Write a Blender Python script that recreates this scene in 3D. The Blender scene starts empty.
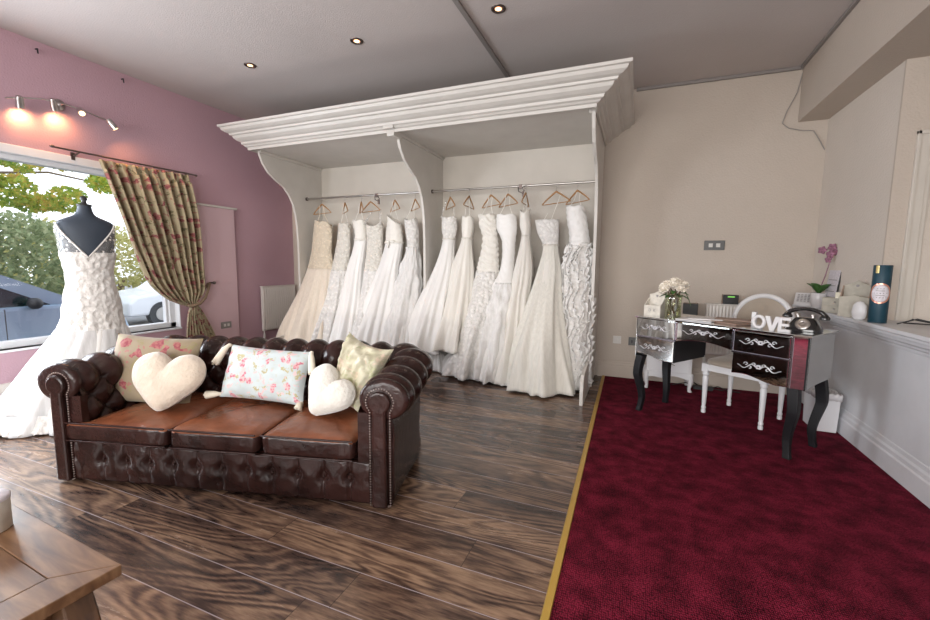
import bpy, math, random
from mathutils import Vector, Matrix, noise
random.seed(7)
PI = math.pi
sc = bpy.context.scene
col = sc.collection

# ------------------------------------------------------------------ helpers
class MB:
    """collects vertices and faces"""
    def __init__(s): s.v = []; s.f = []; s.uv = None
    def add(s, vs, fs):
        n = len(s.v); s.v += [tuple(p) for p in vs]; s.f += [tuple(i + n for i in f) for f in fs]; return s
    def box(s, x0, y0, z0, x1, y1, z1):
        v = [(x0,y0,z0),(x1,y0,z0),(x1,y1,z0),(x0,y1,z0),(x0,y0,z1),(x1,y0,z1),(x1,y1,z1),(x0,y1,z1)]
        return s.add(v, [(0,3,2,1),(4,5,6,7),(0,1,5,4),(1,2,6,5),(2,3,7,6),(3,0,4,7)])
    def grid(s, rows, closed=False, flip=False):
        m = len(rows[0]); vs = [p for r in rows for p in r]; fs = []
        for i in range(len(rows) - 1):
            for j in range(m if closed else m - 1):
                k = (j + 1) % m
                q = (i*m+j, i*m+k, (i+1)*m+k, (i+1)*m+j)
                fs.append(q[::-1] if flip else q)
        return s.add(vs, fs)
    def cap(s, ring, flip=False):
        n = len(ring); return s.add(ring, [tuple(range(n))[::-1] if flip else tuple(range(n))])
    def tube(s, pts, r, n=8, caps=True):
        pts = [Vector(p) for p in pts]; rows = []
        rr = r if isinstance(r, (list, tuple)) else [r]*len(pts)
        a = None
        for i, p in enumerate(pts):
            d = (pts[min(i+1, len(pts)-1)] - pts[max(i-1, 0)]).normalized()
            if a is None:
                a = d.cross(Vector((0,0,1)))
                if a.length < .1: a = d.cross(Vector((1,0,0)))
            else: a = a - d*a.dot(d)
            a.normalize(); b = d.cross(a)
            rows.append([p + (a*math.cos(t) + b*math.sin(t))*rr[i] for t in [2*PI*k/n for k in range(n)]])
        s.grid(rows, True)
        if caps: s.cap(rows[0], True); s.cap(rows[-1])
        return s
    def lathe(s, prof, c=(0,0,0), n=24, sx=1, sy=1):
        rows = [[(c[0]+r*sx*math.cos(2*PI*k/n), c[1]+r*sy*math.sin(2*PI*k/n), c[2]+z) for k in range(n)] for r, z in prof]
        s.grid(rows, True); s.cap(rows[0], True); s.cap(rows[-1]); return s
    def prism(s, poly, ax, a, b):
        """extrude 2-D polygon along axis ax from a to b"""
        def P(p, t): return {0:(t,p[0],p[1]),1:(p[0],t,p[1]),2:(p[0],p[1],t)}[ax]
        A = [P(p,a) for p in poly]; B = [P(p,b) for p in poly]; n = len(poly)
        return s.add(A+B, [tuple(range(n))[::-1], tuple(range(n,2*n))] + [(i,(i+1)%n,n+(i+1)%n,n+i) for i in range(n)])
    def sphere(s, c, r, n=12, m=8):
        R = r if isinstance(r, (list,tuple)) else (r,r,r)
        rows = [[(c[0]+R[0]*math.sin(PI*i/m)*math.cos(2*PI*k/n), c[1]+R[1]*math.sin(PI*i/m)*math.sin(2*PI*k/n), c[2]-R[2]*math.cos(PI*i/m)) for k in range(n)] for i in range(1,m)]
        s.grid(rows, True); s.cap(rows[0], True); s.cap(rows[-1]); return s
    def xf(s, M):
        s.v = [tuple(M @ Vector(p)) for p in s.v]; return s
    def build(s, name, mat, parent=None, smooth=False, bevel=0, solid=0, autos=None):
        me = bpy.data.meshes.new(name); me.from_pydata(s.v, [], s.f); me.validate(); me.update()
        import bmesh
        bm = bmesh.new(); bm.from_mesh(me)
        bmesh.ops.recalc_face_normals(bm, faces=bm.faces); bm.to_mesh(me); bm.free()
        if smooth: me.polygons.foreach_set('use_smooth', [True]*len(me.polygons))
        me.materials.append(mat)
        if s.uv:
            l = me.uv_layers.new(name='UVMap')
            for lp in me.loops: l.data[lp.index].uv = s.uv[lp.vertex_index]
        o = bpy.data.objects.new(name, me); col.objects.link(o)
        if parent: o.parent = parent
        if bevel:
            m = o.modifiers.new('bevel','BEVEL'); m.width = bevel; m.segments = 2; m.limit_method = 'ANGLE'; m.angle_limit = .6
        if solid:
            m = o.modifiers.new('solid','SOLIDIFY'); m.thickness = solid; m.offset = 0
        if autos:
            try: me.set_sharp_from_angle(angle=autos)
            except Exception: pass
        return o

def thing(name, label, cat, loc=(0,0,0), rotz=0, group=None):
    o = bpy.data.objects.new(name, None); o.empty_display_size = .1; col.objects.link(o)
    o.location = loc; o.rotation_euler = (0,0,rotz); o['label'] = label; o['category'] = cat
    if group: o['group'] = group
    return o
def tag(o, label, cat, group=None, kind=None):
    o['label'] = label; o['category'] = cat
    if group: o['group'] = group
    if kind: o['kind'] = kind
    return o
def struct(o): o['kind'] = 'structure'; return o
def sub(o, M):
    return o
def interp(rows, t):
    """catmull-rom on a list of (key, values...) sorted descending by key"""
    n = len(rows)
    if t >= rows[0][0]: return rows[0][1:]
    if t <= rows[-1][0]: return rows[-1][1:]
    for i in range(n-1):
        if rows[i][0] >= t >= rows[i+1][0]:
            a, b = rows[i], rows[i+1]; u = (a[0]-t)/(a[0]-b[0]); p = rows[max(i-1,0)]; q = rows[min(i+2,n-1)]
            out = []
            for k in range(1, len(a)):
                m0 = (b[k]-p[k])/max(1e-6,(p[0]-b[0]))*(a[0]-b[0]) if i > 0 else (b[k]-a[k])
                m1 = (q[k]-a[k])/max(1e-6,(a[0]-q[0]))*(a[0]-b[0]) if i < n-2 else (b[k]-a[k])
                u2=u*u; u3=u2*u
                out.append((2*u3-3*u2+1)*a[k]+(u3-2*u2+u)*m0+(-2*u3+3*u2)*b[k]+(u3-u2)*m1)
            return out

# ------------------------------------------------------------------ materials
def nodes(m):
    m.use_nodes = True; nt = m.node_tree; return nt, nt.nodes['Principled BSDF'], nt.nodes, nt.links
def mat(name, c, rough=.5, metal=0, spec=.5, bump=0, bscale=50, var=0, vscale=8, coat=0, sheen=0, emis=None, estr=0, alpha=1, trans=0, bdetail=4, sub=0):
    m = bpy.data.materials.new(name); nt, b, N, L = nodes(m)
    b.inputs['Base Color'].default_value = (*c,1); b.inputs['Roughness'].default_value = rough
    b.inputs['Metallic'].default_value = metal; b.inputs['Specular IOR Level'].default_value = spec
    b.inputs['Coat Weight'].default_value = coat; b.inputs['Sheen Weight'].default_value = sheen
    b.inputs['Alpha'].default_value = alpha; b.inputs['Transmission Weight'].default_value = trans
    if emis: b.inputs['Emission Color'].default_value = (*emis,1); b.inputs['Emission Strength'].default_value = estr
    if sub: b.inputs['Subsurface Weight'].default_value = sub; b.inputs['Subsurface Radius'].default_value = (.05,.05,.05)
    tc = N.new('ShaderNodeTexCoord')
    if bump:
        n = N.new('ShaderNodeTexNoise'); n.inputs['Scale'].default_value = bscale; n.inputs['Detail'].default_value = bdetail
        bp = N.new('ShaderNodeBump'); bp.inputs['Strength'].default_value = bump; bp.inputs['Distance'].default_value = .01
        L.new(tc.outputs['Object'], n.inputs['Vector']); L.new(n.outputs['Fac'], bp.inputs['Height']); L.new(bp.outputs['Normal'], b.inputs['Normal'])
    if var:
        n = N.new('ShaderNodeTexNoise'); n.inputs['Scale'].default_value = vscale; n.inputs['Detail'].default_value = 5
        r = N.new('ShaderNodeValToRGB'); r.color_ramp.elements[0].position = .3; r.color_ramp.elements[1].position = .7
        r.color_ramp.elements[0].color = (*[x*(1-var) for x in c],1); r.color_ramp.elements[1].color = (*[min(1,x*(1+var)) for x in c],1)
        L.new(tc.outputs['Object'], n.inputs['Vector']); L.new(n.outputs['Fac'], r.inputs['Fac']); L.new(r.outputs['Color'], b.inputs['Base Color'])
    return m
def math_node(N, L, op, a, b=None, c=None):
    n = N.new('ShaderNodeMath'); n.operation = op
    for i, x in enumerate((a,b,c)):
        if x is None: continue
        if isinstance(x, (int,float)): n.inputs[i].default_value = x
        else: L.new(x, n.inputs[i])
    return n.outputs[0]
def ramp(N, L, fac, stops, interp='LINEAR'):
    r = N.new('ShaderNodeValToRGB'); r.color_ramp.interpolation = interp; e = r.color_ramp.elements
    while len(e) > 1: e.remove(e[-1])
    e[0].position = stops[0][0]; e[0].color = (*stops[0][1],1)
    for p, c in stops[1:]:
        k = e.new(p); k.color = (*c,1)
    L.new(fac, r.inputs['Fac']); return r.outputs['Color']

M = {}
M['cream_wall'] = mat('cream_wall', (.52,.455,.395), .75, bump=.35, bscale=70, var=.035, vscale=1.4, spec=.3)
M['pink_wall'] = mat('pink_wall', (.50,.325,.38), .75, bump=.3, bscale=70, var=.04, vscale=1.2, spec=.3)
M['pink_light'] = mat('pink_light', (.62,.44,.48), .7, bump=.2, bscale=60, spec=.3)
M['ceiling'] = mat('ceiling_paint', (.53,.485,.47), .85, bump=.25, bscale=90, var=.04, vscale=1.0, spec=.2)
M['white_paint'] = mat('white_paint', (.60,.575,.54), .45, bump=.1, bscale=25, var=.04, vscale=5)
M['unit_inner'] = mat('unit_inner', (.57,.53,.475), .6, bump=.15, bscale=30, var=.05, vscale=3)
M['counter_paint'] = mat('counter_paint', (.64,.65,.68), .38, bump=.12, bscale=18, var=.06, vscale=4)
M['upvc'] = mat('window_plastic', (.75,.77,.8), .3)
M['satin'] = mat('ivory_satin', (.77,.745,.695), .42, sheen=.3, bump=.25, bscale=14, spec=.4)
M['satin_white'] = mat('white_satin', (.80,.79,.775), .4, sheen=.3, bump=.25, bscale=12, spec=.4)
M['champagne'] = mat('champagne_satin', (.76,.67,.55), .42, sheen=.3, bump=.25, bscale=20)
M['metal'] = mat('chrome', (.50,.48,.46), .3, metal=1)
M['dark_metal'] = mat('dark_bronze_metal', (.16,.13,.12), .35, metal=1)
M['hanger'] = mat('hanger_wood', (.42,.22,.09), .4, var=.15, vscale=30)
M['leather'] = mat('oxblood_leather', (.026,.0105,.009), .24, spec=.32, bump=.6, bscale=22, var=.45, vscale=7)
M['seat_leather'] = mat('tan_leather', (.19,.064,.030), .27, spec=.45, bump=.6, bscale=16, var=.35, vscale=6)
M['nail'] = mat('nail_heads', (.32,.26,.24), .3, metal=1)
M['mirror'] = mat('mirror_glass', (.82,.84,.84), .03, metal=1)
M['mirror_edge'] = mat('mirror_bevel', (.75,.74,.86), .12, metal=1)
M['ornament'] = mat('silver_ornament', (.62,.62,.66), .4, metal=.6, bump=.4, bscale=200)
M['black_wood'] = mat('black_wood', (.010,.010,.012), .5, spec=.25)
M['white_wood'] = mat('white_wood', (.72,.72,.74), .4)
M['beige_fabric'] = mat('beige_velvet', (.40,.34,.28), .8, sheen=.5, bump=.2, bscale=150)
M['radiator'] = mat('radiator_enamel', (.68,.64,.60), .35)
M['black_plastic'] = mat('black_gloss', (.012,.012,.013), .12, coat=.5)
M['matt_black'] = mat('matt_black', (.02,.02,.022), .5)
M['brown_box'] = mat('brown_case', (.30,.22,.17), .5)
M['white_cer'] = mat('white_ceramic', (.68,.67,.68), .25)
M['off_white'] = mat('distressed_white', (.66,.62,.55), .6, var=.15, vscale=25)
M['grey_text'] = mat('grey_print', (.30,.28,.28), .7)
M['leaf'] = mat('houseplant_leaf', (.05,.13,.03), .35, var=.3, vscale=15)
M['petal_pink'] = mat('orchid_petal', (.30,.13,.20), .5, var=.45, vscale=60)
M['petal_cream'] = mat('rose_petal', (.90,.84,.74), .55, var=.1, vscale=40)
M['stem'] = mat('stem', (.13,.09,.04), .5)
M['blue_tube'] = mat('teal_paper', (.006,.045,.072), .45)
M['rosegold'] = mat('rose_gold_foil', (.75,.36,.27), .3, metal=.7)
M['label_white'] = mat('label_paper', (.66,.63,.68), .6, var=.15, vscale=60)
M['gold_label'] = mat('gold_label', (.6,.47,.2), .35, metal=.5)
M['gold'] = mat('gold_strip', (.52,.33,.07), .35, metal=.35, bump=.15, bscale=30)
M['grey_plate'] = mat('grey_plate', (.10,.10,.10), .4, metal=.3)
M['switch_w'] = mat('switch_white', (.62,.60,.57), .4)
M['torso'] = mat('mannequin_cloth', (.028,.04,.06), .6, bump=.1, bscale=200)
M['heart'] = mat('cream_plush', (.60,.51,.42), .95, sheen=.8, bump=.9, bscale=45, var=.08, vscale=14, bdetail=8)
M['heart_w'] = mat('white_plush', (.66,.635,.59), .95, sheen=.8, bump=.9, bscale=60, var=.05, vscale=20, bdetail=8)
M['tassel'] = mat('cream_tassel', (.74,.68,.57), .8)
M['candle'] = mat('candle_wax', (.85,.8,.65), .5)
M['lamp_on'] = mat('lit_bulb', (1,.9,.8), .5, emis=(1,.62,.28), estr=2.6)
M['paper'] = mat('paper', (.70,.69,.70), .6)
M['brown_paper'] = mat('brown_cover', (.28,.19,.15), .5)
M['green_led'] = mat('green_led', (.1,.3,.05), .5, emis=(.3,.9,.15), estr=.6)
M['car_blue'] = mat('car_paint_blue', (.30,.40,.50), .25, metal=.3, coat=.6)
M['car_white'] = mat('car_paint_white', (.80,.82,.84), .3, coat=.5)
M['car_glass'] = mat('car_glass', (.05,.10,.10), .08, spec=.8)
M['tyre'] = mat('tyre', (.03,.035,.04), .7)
M['red_seat'] = mat('red_upholstery', (.6,.18,.12), .7)
M['asphalt'] = mat('asphalt', (.30,.30,.31), .9, bump=.3, bscale=60)
M['grass'] = mat('verge_grass', (.25,.30,.10), .9, bump=.6, bscale=30, var=.3, vscale=6)
M['bark'] = mat('bark', (.20,.14,.09), .9, bump=.5, bscale=30)
M['conduit'] = mat('grey_conduit', (.24,.22,.21), .5)
M['cable'] = mat('grey_cable', (.30,.28,.26), .6)
M['dark_panel'] = mat('black_panel_paint', (.012,.012,.014), .4)

def glass(name, tint=(1,1,1), refl=.08):
    m = bpy.data.materials.new(name); nt, b, N, L = nodes(m); N.remove(b)
    t = N.new('ShaderNodeBsdfTransparent'); t.inputs[0].default_value = (*tint,1)
    g = N.new('ShaderNodeBsdfGlossy'); g.inputs['Roughness'].default_value = .02
    mx = N.new('ShaderNodeMixShader'); mx.inputs[0].default_value = refl
    L.new(t.outputs[0], mx.inputs[1]); L.new(g.outputs[0], mx.inputs[2]); L.new(mx.outputs[0], N['Material Output'].inputs['Surface']); return m
M['glass'] = glass('window_glass', (.98,.99,1), .03)
M['vase_glass'] = glass('vase_glass', (.90,.92,.84), .16)
M['car_window'] = glass('car_window_glass', (.32,.44,.44), .10)

def fabric_floral(name, base, flower, flower2, green, scale=9, thr=.33, rough=.8):
    m = bpy.data.materials.new(name); nt, b, N, L = nodes(m); b.inputs['Roughness'].default_value = rough; b.inputs['Sheen Weight'].default_value = .2
    tc = N.new('ShaderNodeTexCoord')
    nz = N.new('ShaderNodeTexNoise'); nz.inputs['Scale'].default_value = scale*1.6; nz.inputs['Detail'].default_value = 3
    L.new(tc.outputs['UV'], nz.inputs['Vector'])
    sb = N.new('ShaderNodeVectorMath'); sb.operation = 'SUBTRACT'; sb.inputs[1].default_value = (.5,.5,.5); L.new(nz.outputs['Color'], sb.inputs[0])
    sl = N.new('ShaderNodeVectorMath'); sl.operation = 'SCALE'; sl.inputs['Scale'].default_value = 1.1/scale; L.new(sb.outputs[0], sl.inputs[0])
    mx = N.new('ShaderNodeVectorMath'); mx.operation = 'ADD'; L.new(tc.outputs['UV'], mx.inputs[0]); L.new(sl.outputs[0], mx.inputs[1])
    def spots(sc_, th, seed):
        mp = N.new('ShaderNodeMapping'); mp.inputs['Location'].default_value = (seed, seed*1.7, 0); L.new(mx.outputs[0], mp.inputs['Vector'])
        v = N.new('ShaderNodeTexVoronoi'); v.voronoi_dimensions = '2D'; v.inputs['Scale'].default_value = sc_; L.new(mp.outputs[0], v.inputs['Vector'])
        return math_node(N, L, 'LESS_THAN', v.outputs['Distance'], th), v
    f1, v1 = spots(scale, thr, 0); f2, _ = spots(scale*1.9, thr*.75, 3.3); g, _ = spots(scale*1.25, thr*1.1, 0.13)
    g2, _ = spots(scale*2.4, thr*.8, 7.1)
    n2 = N.new('ShaderNodeTexNoise'); n2.inputs['Scale'].default_value = scale*7; n2.inputs['Detail'].default_value = 2; L.new(tc.outputs['UV'], n2.inputs['Vector'])
    fc = ramp(N, L, n2.outputs['Fac'], [(.38,flower),(.6,flower2)])
    bn = N.new('ShaderNodeTexNoise'); bn.inputs['Scale'].default_value = scale*.8; L.new(tc.outputs['UV'], bn.inputs['Vector'])
    bc = ramp(N, L, bn.outputs['Fac'], [(.35,tuple(x*.85 for x in base)),(.65,base)])
    def mixc(fac, a, bb):
        n = N.new('ShaderNodeMix'); n.data_type = 'RGBA'; L.new(fac, n.inputs[0]); L.new(a, n.inputs[6])
        if isinstance(bb, tuple): n.inputs[7].default_value = (*bb,1)
        else: L.new(bb, n.inputs[7])
        return n.outputs[2]
    gg = math_node(N, L, 'MULTIPLY', g, math_node(N, L, 'GREATER_THAN', n2.outputs['Fac'], .47))
    c = mixc(gg, bc, green)
    c = mixc(math_node(N, L, 'MULTIPLY', g2, .55), c, tuple((x+y)/2 for x,y in zip(green, base)))
    c = mixc(math_node(N, L, 'MULTIPLY', f2, .8), c, flower2); c = mixc(f1, c, fc)
    L.new(c, b.inputs['Base Color']); return m
M['curtain'] = fabric_floral('curtain_fabric', (.43,.36,.23), (.17,.03,.04), (.34,.12,.11), (.16,.14,.07), 7, .19)
M['beige_floral'] = fabric_floral('beige_floral', (.28,.22,.145), (.24,.035,.055), (.33,.12,.11), (.25,.21,.11), 3.4, .21)
M['blue_floral'] = fabric_floral('blue_floral', (.53,.60,.62), (.48,.12,.19), (.70,.45,.45), (.42,.38,.22), 4.6, .19)
M['cream_floral'] = fabric_floral('cream_floral', (.56,.53,.40), (.42,.40,.27), (.62,.5,.4), (.42,.42,.26), 3.4, .2, .4)

def lace_mat(name, base, alpha_lo=1.0, scale=26, bump=.7):
    m = bpy.data.materials.new(name); nt, b, N, L = nodes(m); b.inputs['Roughness'].default_value = .6; b.inputs['Sheen Weight'].default_value = .3
    b.inputs['Base Color'].default_value = (*base,1); tc = N.new('ShaderNodeTexCoord')
    v = N.new('ShaderNodeTexVoronoi'); v.inputs['Scale'].default_value = scale; L.new(tc.outputs['Object'], v.inputs['Vector'])
    n = N.new('ShaderNodeTexNoise'); n.inputs['Scale'].default_value = scale*1.5; n.inputs['Detail'].default_value = 6; L.new(tc.outputs['Object'], n.inputs['Vector'])
    a = math_node(N, L, 'ADD', v.outputs['Distance'], n.outputs['Fac'])
    bp = N.new('ShaderNodeBump'); bp.inputs['Strength'].default_value = bump; bp.inputs['Distance'].default_value = .02
    L.new(a, bp.inputs['Height']); L.new(bp.outputs['Normal'], b.inputs['Normal'])
    cc = ramp(N, L, a, [(.55, tuple(min(1,x*1.05) for x in base)), (1.0, tuple(x*.86 for x in base))]); L.new(cc, b.inputs['Base Color'])
    if alpha_lo < 1:
        al = N.new('ShaderNodeMapRange'); al.inputs['From Min'].default_value = .72; al.inputs['From Max'].default_value = .8
        al.inputs['To Min'].default_value = 1; al.inputs['To Max'].default_value = alpha_lo; L.new(a, al.inputs['Value']); L.new(al.outputs[0], b.inputs['Alpha'])
    return m
M['lace'] = lace_mat('ivory_lace', (.77,.735,.67))
M['lace_white'] = lace_mat('white_lace', (.82,.80,.775), scale=22)
M['lace_sheer'] = lace_mat('sheer_lace', (.82,.80,.78), .12, 30)
M['lace_champ'] = lace_mat('champagne_lace', (.74,.64,.50))
def tulle(name, c, alpha=.75):
    m = bpy.data.materials.new(name); nt, b, N, L = nodes(m); b.inputs['Roughness'].default_value = .8; b.inputs['Base Color'].default_value = (*c,1)
    b.inputs['Sheen Weight'].default_value = .5; tc = N.new('ShaderNodeTexCoord'); mp = N.new('ShaderNodeMapping'); mp.inputs['Scale'].default_value = (30,30,3)
    n = N.new('ShaderNodeTexNoise'); n.inputs['Scale'].default_value = 1.6; n.inputs['Detail'].default_value = 5
    L.new(tc.outputs['Object'], mp.inputs['Vector']); L.new(mp.outputs[0], n.inputs['Vector'])
    r = N.new('ShaderNodeMapRange'); r.inputs['To Min'].default_value = alpha-.12; r.inputs['To Max'].default_value = min(1,alpha+.2); L.new(n.outputs['Fac'], r.inputs['Value']); L.new(r.outputs[0], b.inputs['Alpha'])
    bp = N.new('ShaderNodeBump'); bp.inputs['Strength'].default_value = .5; bp.inputs['Distance'].default_value = .01; L.new(n.outputs['Fac'], bp.inputs['Height']); L.new(bp.outputs['Normal'], b.inputs['Normal'])
    return m
M['tulle'] = tulle('ivory_tulle', (.82,.80,.735), .85)
M['tulle_white'] = tulle('white_tulle', (.84,.83,.82), .8)
M['tulle_sheer'] = tulle('sheer_tulle', (.84,.85,.87), .5)
M['tulle_champ'] = tulle('champagne_tulle', (.80,.71,.60), .88)

def wood_floor():
    m = bpy.data.materials.new('walnut_floor'); nt, b, N, L = nodes(m); tc = N.new('ShaderNodeTexCoord')
    sp = N.new('ShaderNodeSeparateXYZ'); L.new(tc.outputs['Object'], sp.inputs[0])
    W, LEN = .195, 1.45
    yy = math_node(N, L, 'DIVIDE', math_node(N, L, 'SUBTRACT', sp.outputs[1], 1.36-W*40), W)
    row = math_node(N, L, 'FLOOR', yy)
    wn = N.new('ShaderNodeTexWhiteNoise'); wn.noise_dimensions = '1D'; L.new(row, wn.inputs['W'])
    xx = math_node(N, L, 'ADD', math_node(N, L, 'DIVIDE', sp.outputs[0], LEN), math_node(N, L, 'MULTIPLY', wn.outputs['Value'], 7.3))
    colm = math_node(N, L, 'FLOOR', xx)
    cb = N.new('ShaderNodeCombineXYZ'); L.new(row, cb.inputs[0]); L.new(colm, cb.inputs[1])
    w2 = N.new('ShaderNodeTexWhiteNoise'); w2.noise_dimensions = '2D'; L.new(cb.outputs[0], w2.inputs['Vector'])
    # grain coordinates, shifted per plank
    gv = N.new('ShaderNodeCombineXYZ')
    L.new(math_node(N, L, 'ADD', math_node(N, L, 'MULTIPLY', sp.outputs[0], .8), math_node(N, L, 'MULTIPLY', w2.outputs['Value'], 37)), gv.inputs[0])
    L.new(math_node(N, L, 'ADD', math_node(N, L, 'MULTIPLY', sp.outputs[1], 4.2), math_node(N, L, 'MULTIPLY', row, 1.7)), gv.inputs[1])
    n1 = N.new('ShaderNodeTexNoise'); n1.inputs['Scale'].default_value = .95; n1.inputs['Detail'].default_value = 2.5; n1.inputs['Distortion'].default_value = .6; L.new(gv.outputs[0], n1.inputs['Vector'])
    # contour-like rings = cathedral grain
    rings = math_node(N, L, 'SINE', math_node(N, L, 'MULTIPLY', n1.outputs['Fac'], 100))
    rings = math_node(N, L, 'MULTIPLY_ADD', rings, .5, .5)
    msk = N.new('ShaderNodeTexNoise'); msk.inputs['Scale'].default_value = .9; msk.inputs['Detail'].default_value = 1; L.new(gv.outputs[0], msk.inputs['Vector'])
    mk = N.new('ShaderNodeMapRange'); mk.inputs['From Min'].default_value = .42; mk.inputs['From Max'].default_value = .62; mk.inputs['To Min'].default_value = .4; mk.inputs['To Max'].default_value = 1; L.new(msk.outputs['Fac'], mk.inputs['Value'])
    rings = math_node(N, L, 'ADD', math_node(N, L, 'MULTIPLY', math_node(N, L, 'SUBTRACT', rings, .5), mk.outputs[0]), .5)
    n2 = N.new('ShaderNodeTexNoise'); n2.inputs['Scale'].default_value = 1.8; n2.inputs['Detail'].default_value = 8; n2.inputs['Roughness'].default_value = .7; L.new(gv.outputs[0], n2.inputs['Vector'])
    fine = N.new('ShaderNodeTexNoise'); fine.inputs['Scale'].default_value = 1; fine.inputs['Detail'].default_value = 4
    fm = N.new('ShaderNodeMapping'); fm.inputs['Scale'].default_value = (14,110,1); L.new(tc.outputs['Object'], fm.inputs['Vector']); L.new(fm.outputs[0], fine.inputs['Vector'])
    g = math_node(N, L, 'ADD', math_node(N, L, 'MULTIPLY', rings, .20), math_node(N, L, 'MULTIPLY', n2.outputs['Fac'], .71))
    g = math_node(N, L, 'ADD', g, math_node(N, L, 'MULTIPLY', fine.outputs['Fac'], .28))
    g = math_node(N, L, 'ADD', g, math_node(N, L, 'MULTIPLY', math_node(N, L, 'SUBTRACT', w2.outputs['Value'], .5), .16))
    c = ramp(N, L, g, [(.42,(.016,.009,.008)),(.54,(.060,.034,.025)),(.65,(.15,.090,.060)),(.80,(.29,.185,.12))])
    fy = math_node(N, L, 'FRACT', yy); dy = math_node(N, L, 'MINIMUM', fy, math_node(N, L, 'SUBTRACT', 1, fy))
    sy = math_node(N, L, 'LESS_THAN', dy, .010)
    fx = math_node(N, L, 'FRACT', xx); dx = math_node(N, L, 'MINIMUM', fx, math_node(N, L, 'SUBTRACT', 1, fx))
    sx = math_node(N, L, 'LESS_THAN', dx, .0012)
    mx = N.new('ShaderNodeMix'); mx.data_type = 'RGBA'; L.new(math_node(N, L, 'MULTIPLY', sy, .9), mx.inputs[0]); L.new(c, mx.inputs[6]); mx.inputs[7].default_value = (.36,.31,.33,1)  # pale seam colour imitates light glinting off the plank bevels
    m2 = N.new('ShaderNodeMix'); m2.data_type = 'RGBA'; L.new(math_node(N, L, 'MULTIPLY', sx, .7), m2.inputs[0]); L.new(mx.outputs[2], m2.inputs[6]); m2.inputs[7].default_value = (.01,.006,.005,1)
    L.new(m2.outputs[2], b.inputs['Base Color'])
    L.new(math_node(N, L, 'MULTIPLY_ADD', n2.outputs['Fac'], .12, .20), b.inputs['Roughness'])
    b.inputs['Specular IOR Level'].default_value = .5; b.inputs['Coat Weight'].default_value = .1; b.inputs['Coat Roughness'].default_value = .28
    bp = N.new('ShaderNodeBump'); bp.inputs['Strength'].default_value = .05; bp.inputs['Distance'].default_value = .003
    L.new(math_node(N, L, 'SUBTRACT', g, math_node(N, L, 'MULTIPLY', sy, 1.5)), bp.inputs['Height']); L.new(bp.outputs['Normal'], b.inputs['Normal'])
    return m
M['floor'] = wood_floor()

def carpet_mat():
    m = bpy.data.materials.new('crimson_carpet'); nt, b, N, L = nodes(m); tc = N.new('ShaderNodeTexCoord'); b.inputs['Roughness'].default_value = .95
    b.inputs['Specular IOR Level'].default_value = .1
    mp = N.new('ShaderNodeMapping'); mp.inputs['Scale'].default_value = (130,85,1); L.new(tc.outputs['Object'], mp.inputs['Vector'])
    v = N.new('ShaderNodeTexVoronoi'); v.voronoi_dimensions = '2D'; v.inputs['Scale'].default_value = 1; v.inputs['Randomness'].default_value = .45; L.new(mp.outputs[0], v.inputs['Vector'])
    n = N.new('ShaderNodeTexNoise'); n.inputs['Scale'].default_value = 8; n.inputs['Detail'].default_value = 8; n.inputs['Roughness'].default_value = .62; L.new(tc.outputs['Object'], n.inputs['Vector'])
    a = math_node(N, L, 'ADD', math_node(N, L, 'MULTIPLY', math_node(N, L, 'SUBTRACT', .6, v.outputs['Distance']), .55), math_node(N, L, 'MULTIPLY', n.outputs['Fac'], .9))
    c = ramp(N, L, a, [(.30,(.022,.0015,.005)),(.52,(.090,.005,.015)),(.78,(.23,.016,.042))])
    L.new(c, b.inputs['Base Color'])
    bp = N.new('ShaderNodeBump'); bp.inputs['Strength'].default_value = .8; bp.inputs['Distance'].default_value = .01; bp.invert = True
    L.new(v.outputs['Distance'], bp.inputs['Height']); L.new(bp.outputs['Normal'], b.inputs['Normal']); return m
M['carpet'] = carpet_mat()

def table_wood():
    m = bpy.data.materials.new('oak_table'); nt, b, N, L = nodes(m); tc = N.new('ShaderNodeTexCoord')
    mp = N.new('ShaderNodeMapping'); mp.inputs['Scale'].default_value = (3,18,6); L.new(tc.outputs['Object'], mp.inputs['Vector'])
    n = N.new('ShaderNodeTexNoise'); n.inputs['Scale'].default_value = 1.3; n.inputs['Detail'].default_value = 7; n.inputs['Distortion'].default_value = .6; L.new(mp.outputs[0], n.inputs['Vector'])
    c = ramp(N, L, n.outputs['Fac'], [(.3,(.055,.026,.014)),(.5,(.14,.070,.034)),(.72,(.26,.15,.08))]); L.new(c, b.inputs['Base Color'])
    b.inputs['Roughness'].default_value = .38; return m
M['table'] = table_wood()

# ------------------------------------------------------------------ the room
XL, XR, YB, H, YF = -5.0, 1.56, 5.138, 3.212, -3.0
b = MB().box(XL-.3, YF-.2, -.1, 3.2, YB+.2, 0); struct(b.build('floor', M['floor']))
MBc = MB().box(-.21, YF, 0, XR, YB, .008)
MBc.v = [(x - (.0145*(y) if x < 0 else 0), y, z) for x,y,z in MBc.v]
tag(MBc.build('carpet', M['carpet']), 'deep crimson loop-pile carpet covering the right half of the floor', 'carpet')
g = MB().prism([(-.245,0),(-.24,.010),(-.213,.012),(-.208,0)], 1, YF, YB-.02)
g.v = [(x-.0145*y, y, z) for x,y,z in g.v]
tag(g.build('threshold_strip', M['gold']), 'thin gold metal strip between the dark planks and the red carpet', 'strip')
# ceiling and lowered part over the counter
struct(MB().box(XL-.3, YF-.2, H, 1.372, YB+.2, H+.1).build('ceiling', M['ceiling']))
struct(MB().box(1.372, YF-.2, 2.70, 3.2, YB+.2, H+.1).build('ceiling_lowered_beam', M['cream_wall']))
struct(MB().box(XL-.3, YB, 0, 3.2, YB+.2, H).build('wall_back', M['cream_wall']))
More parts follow.
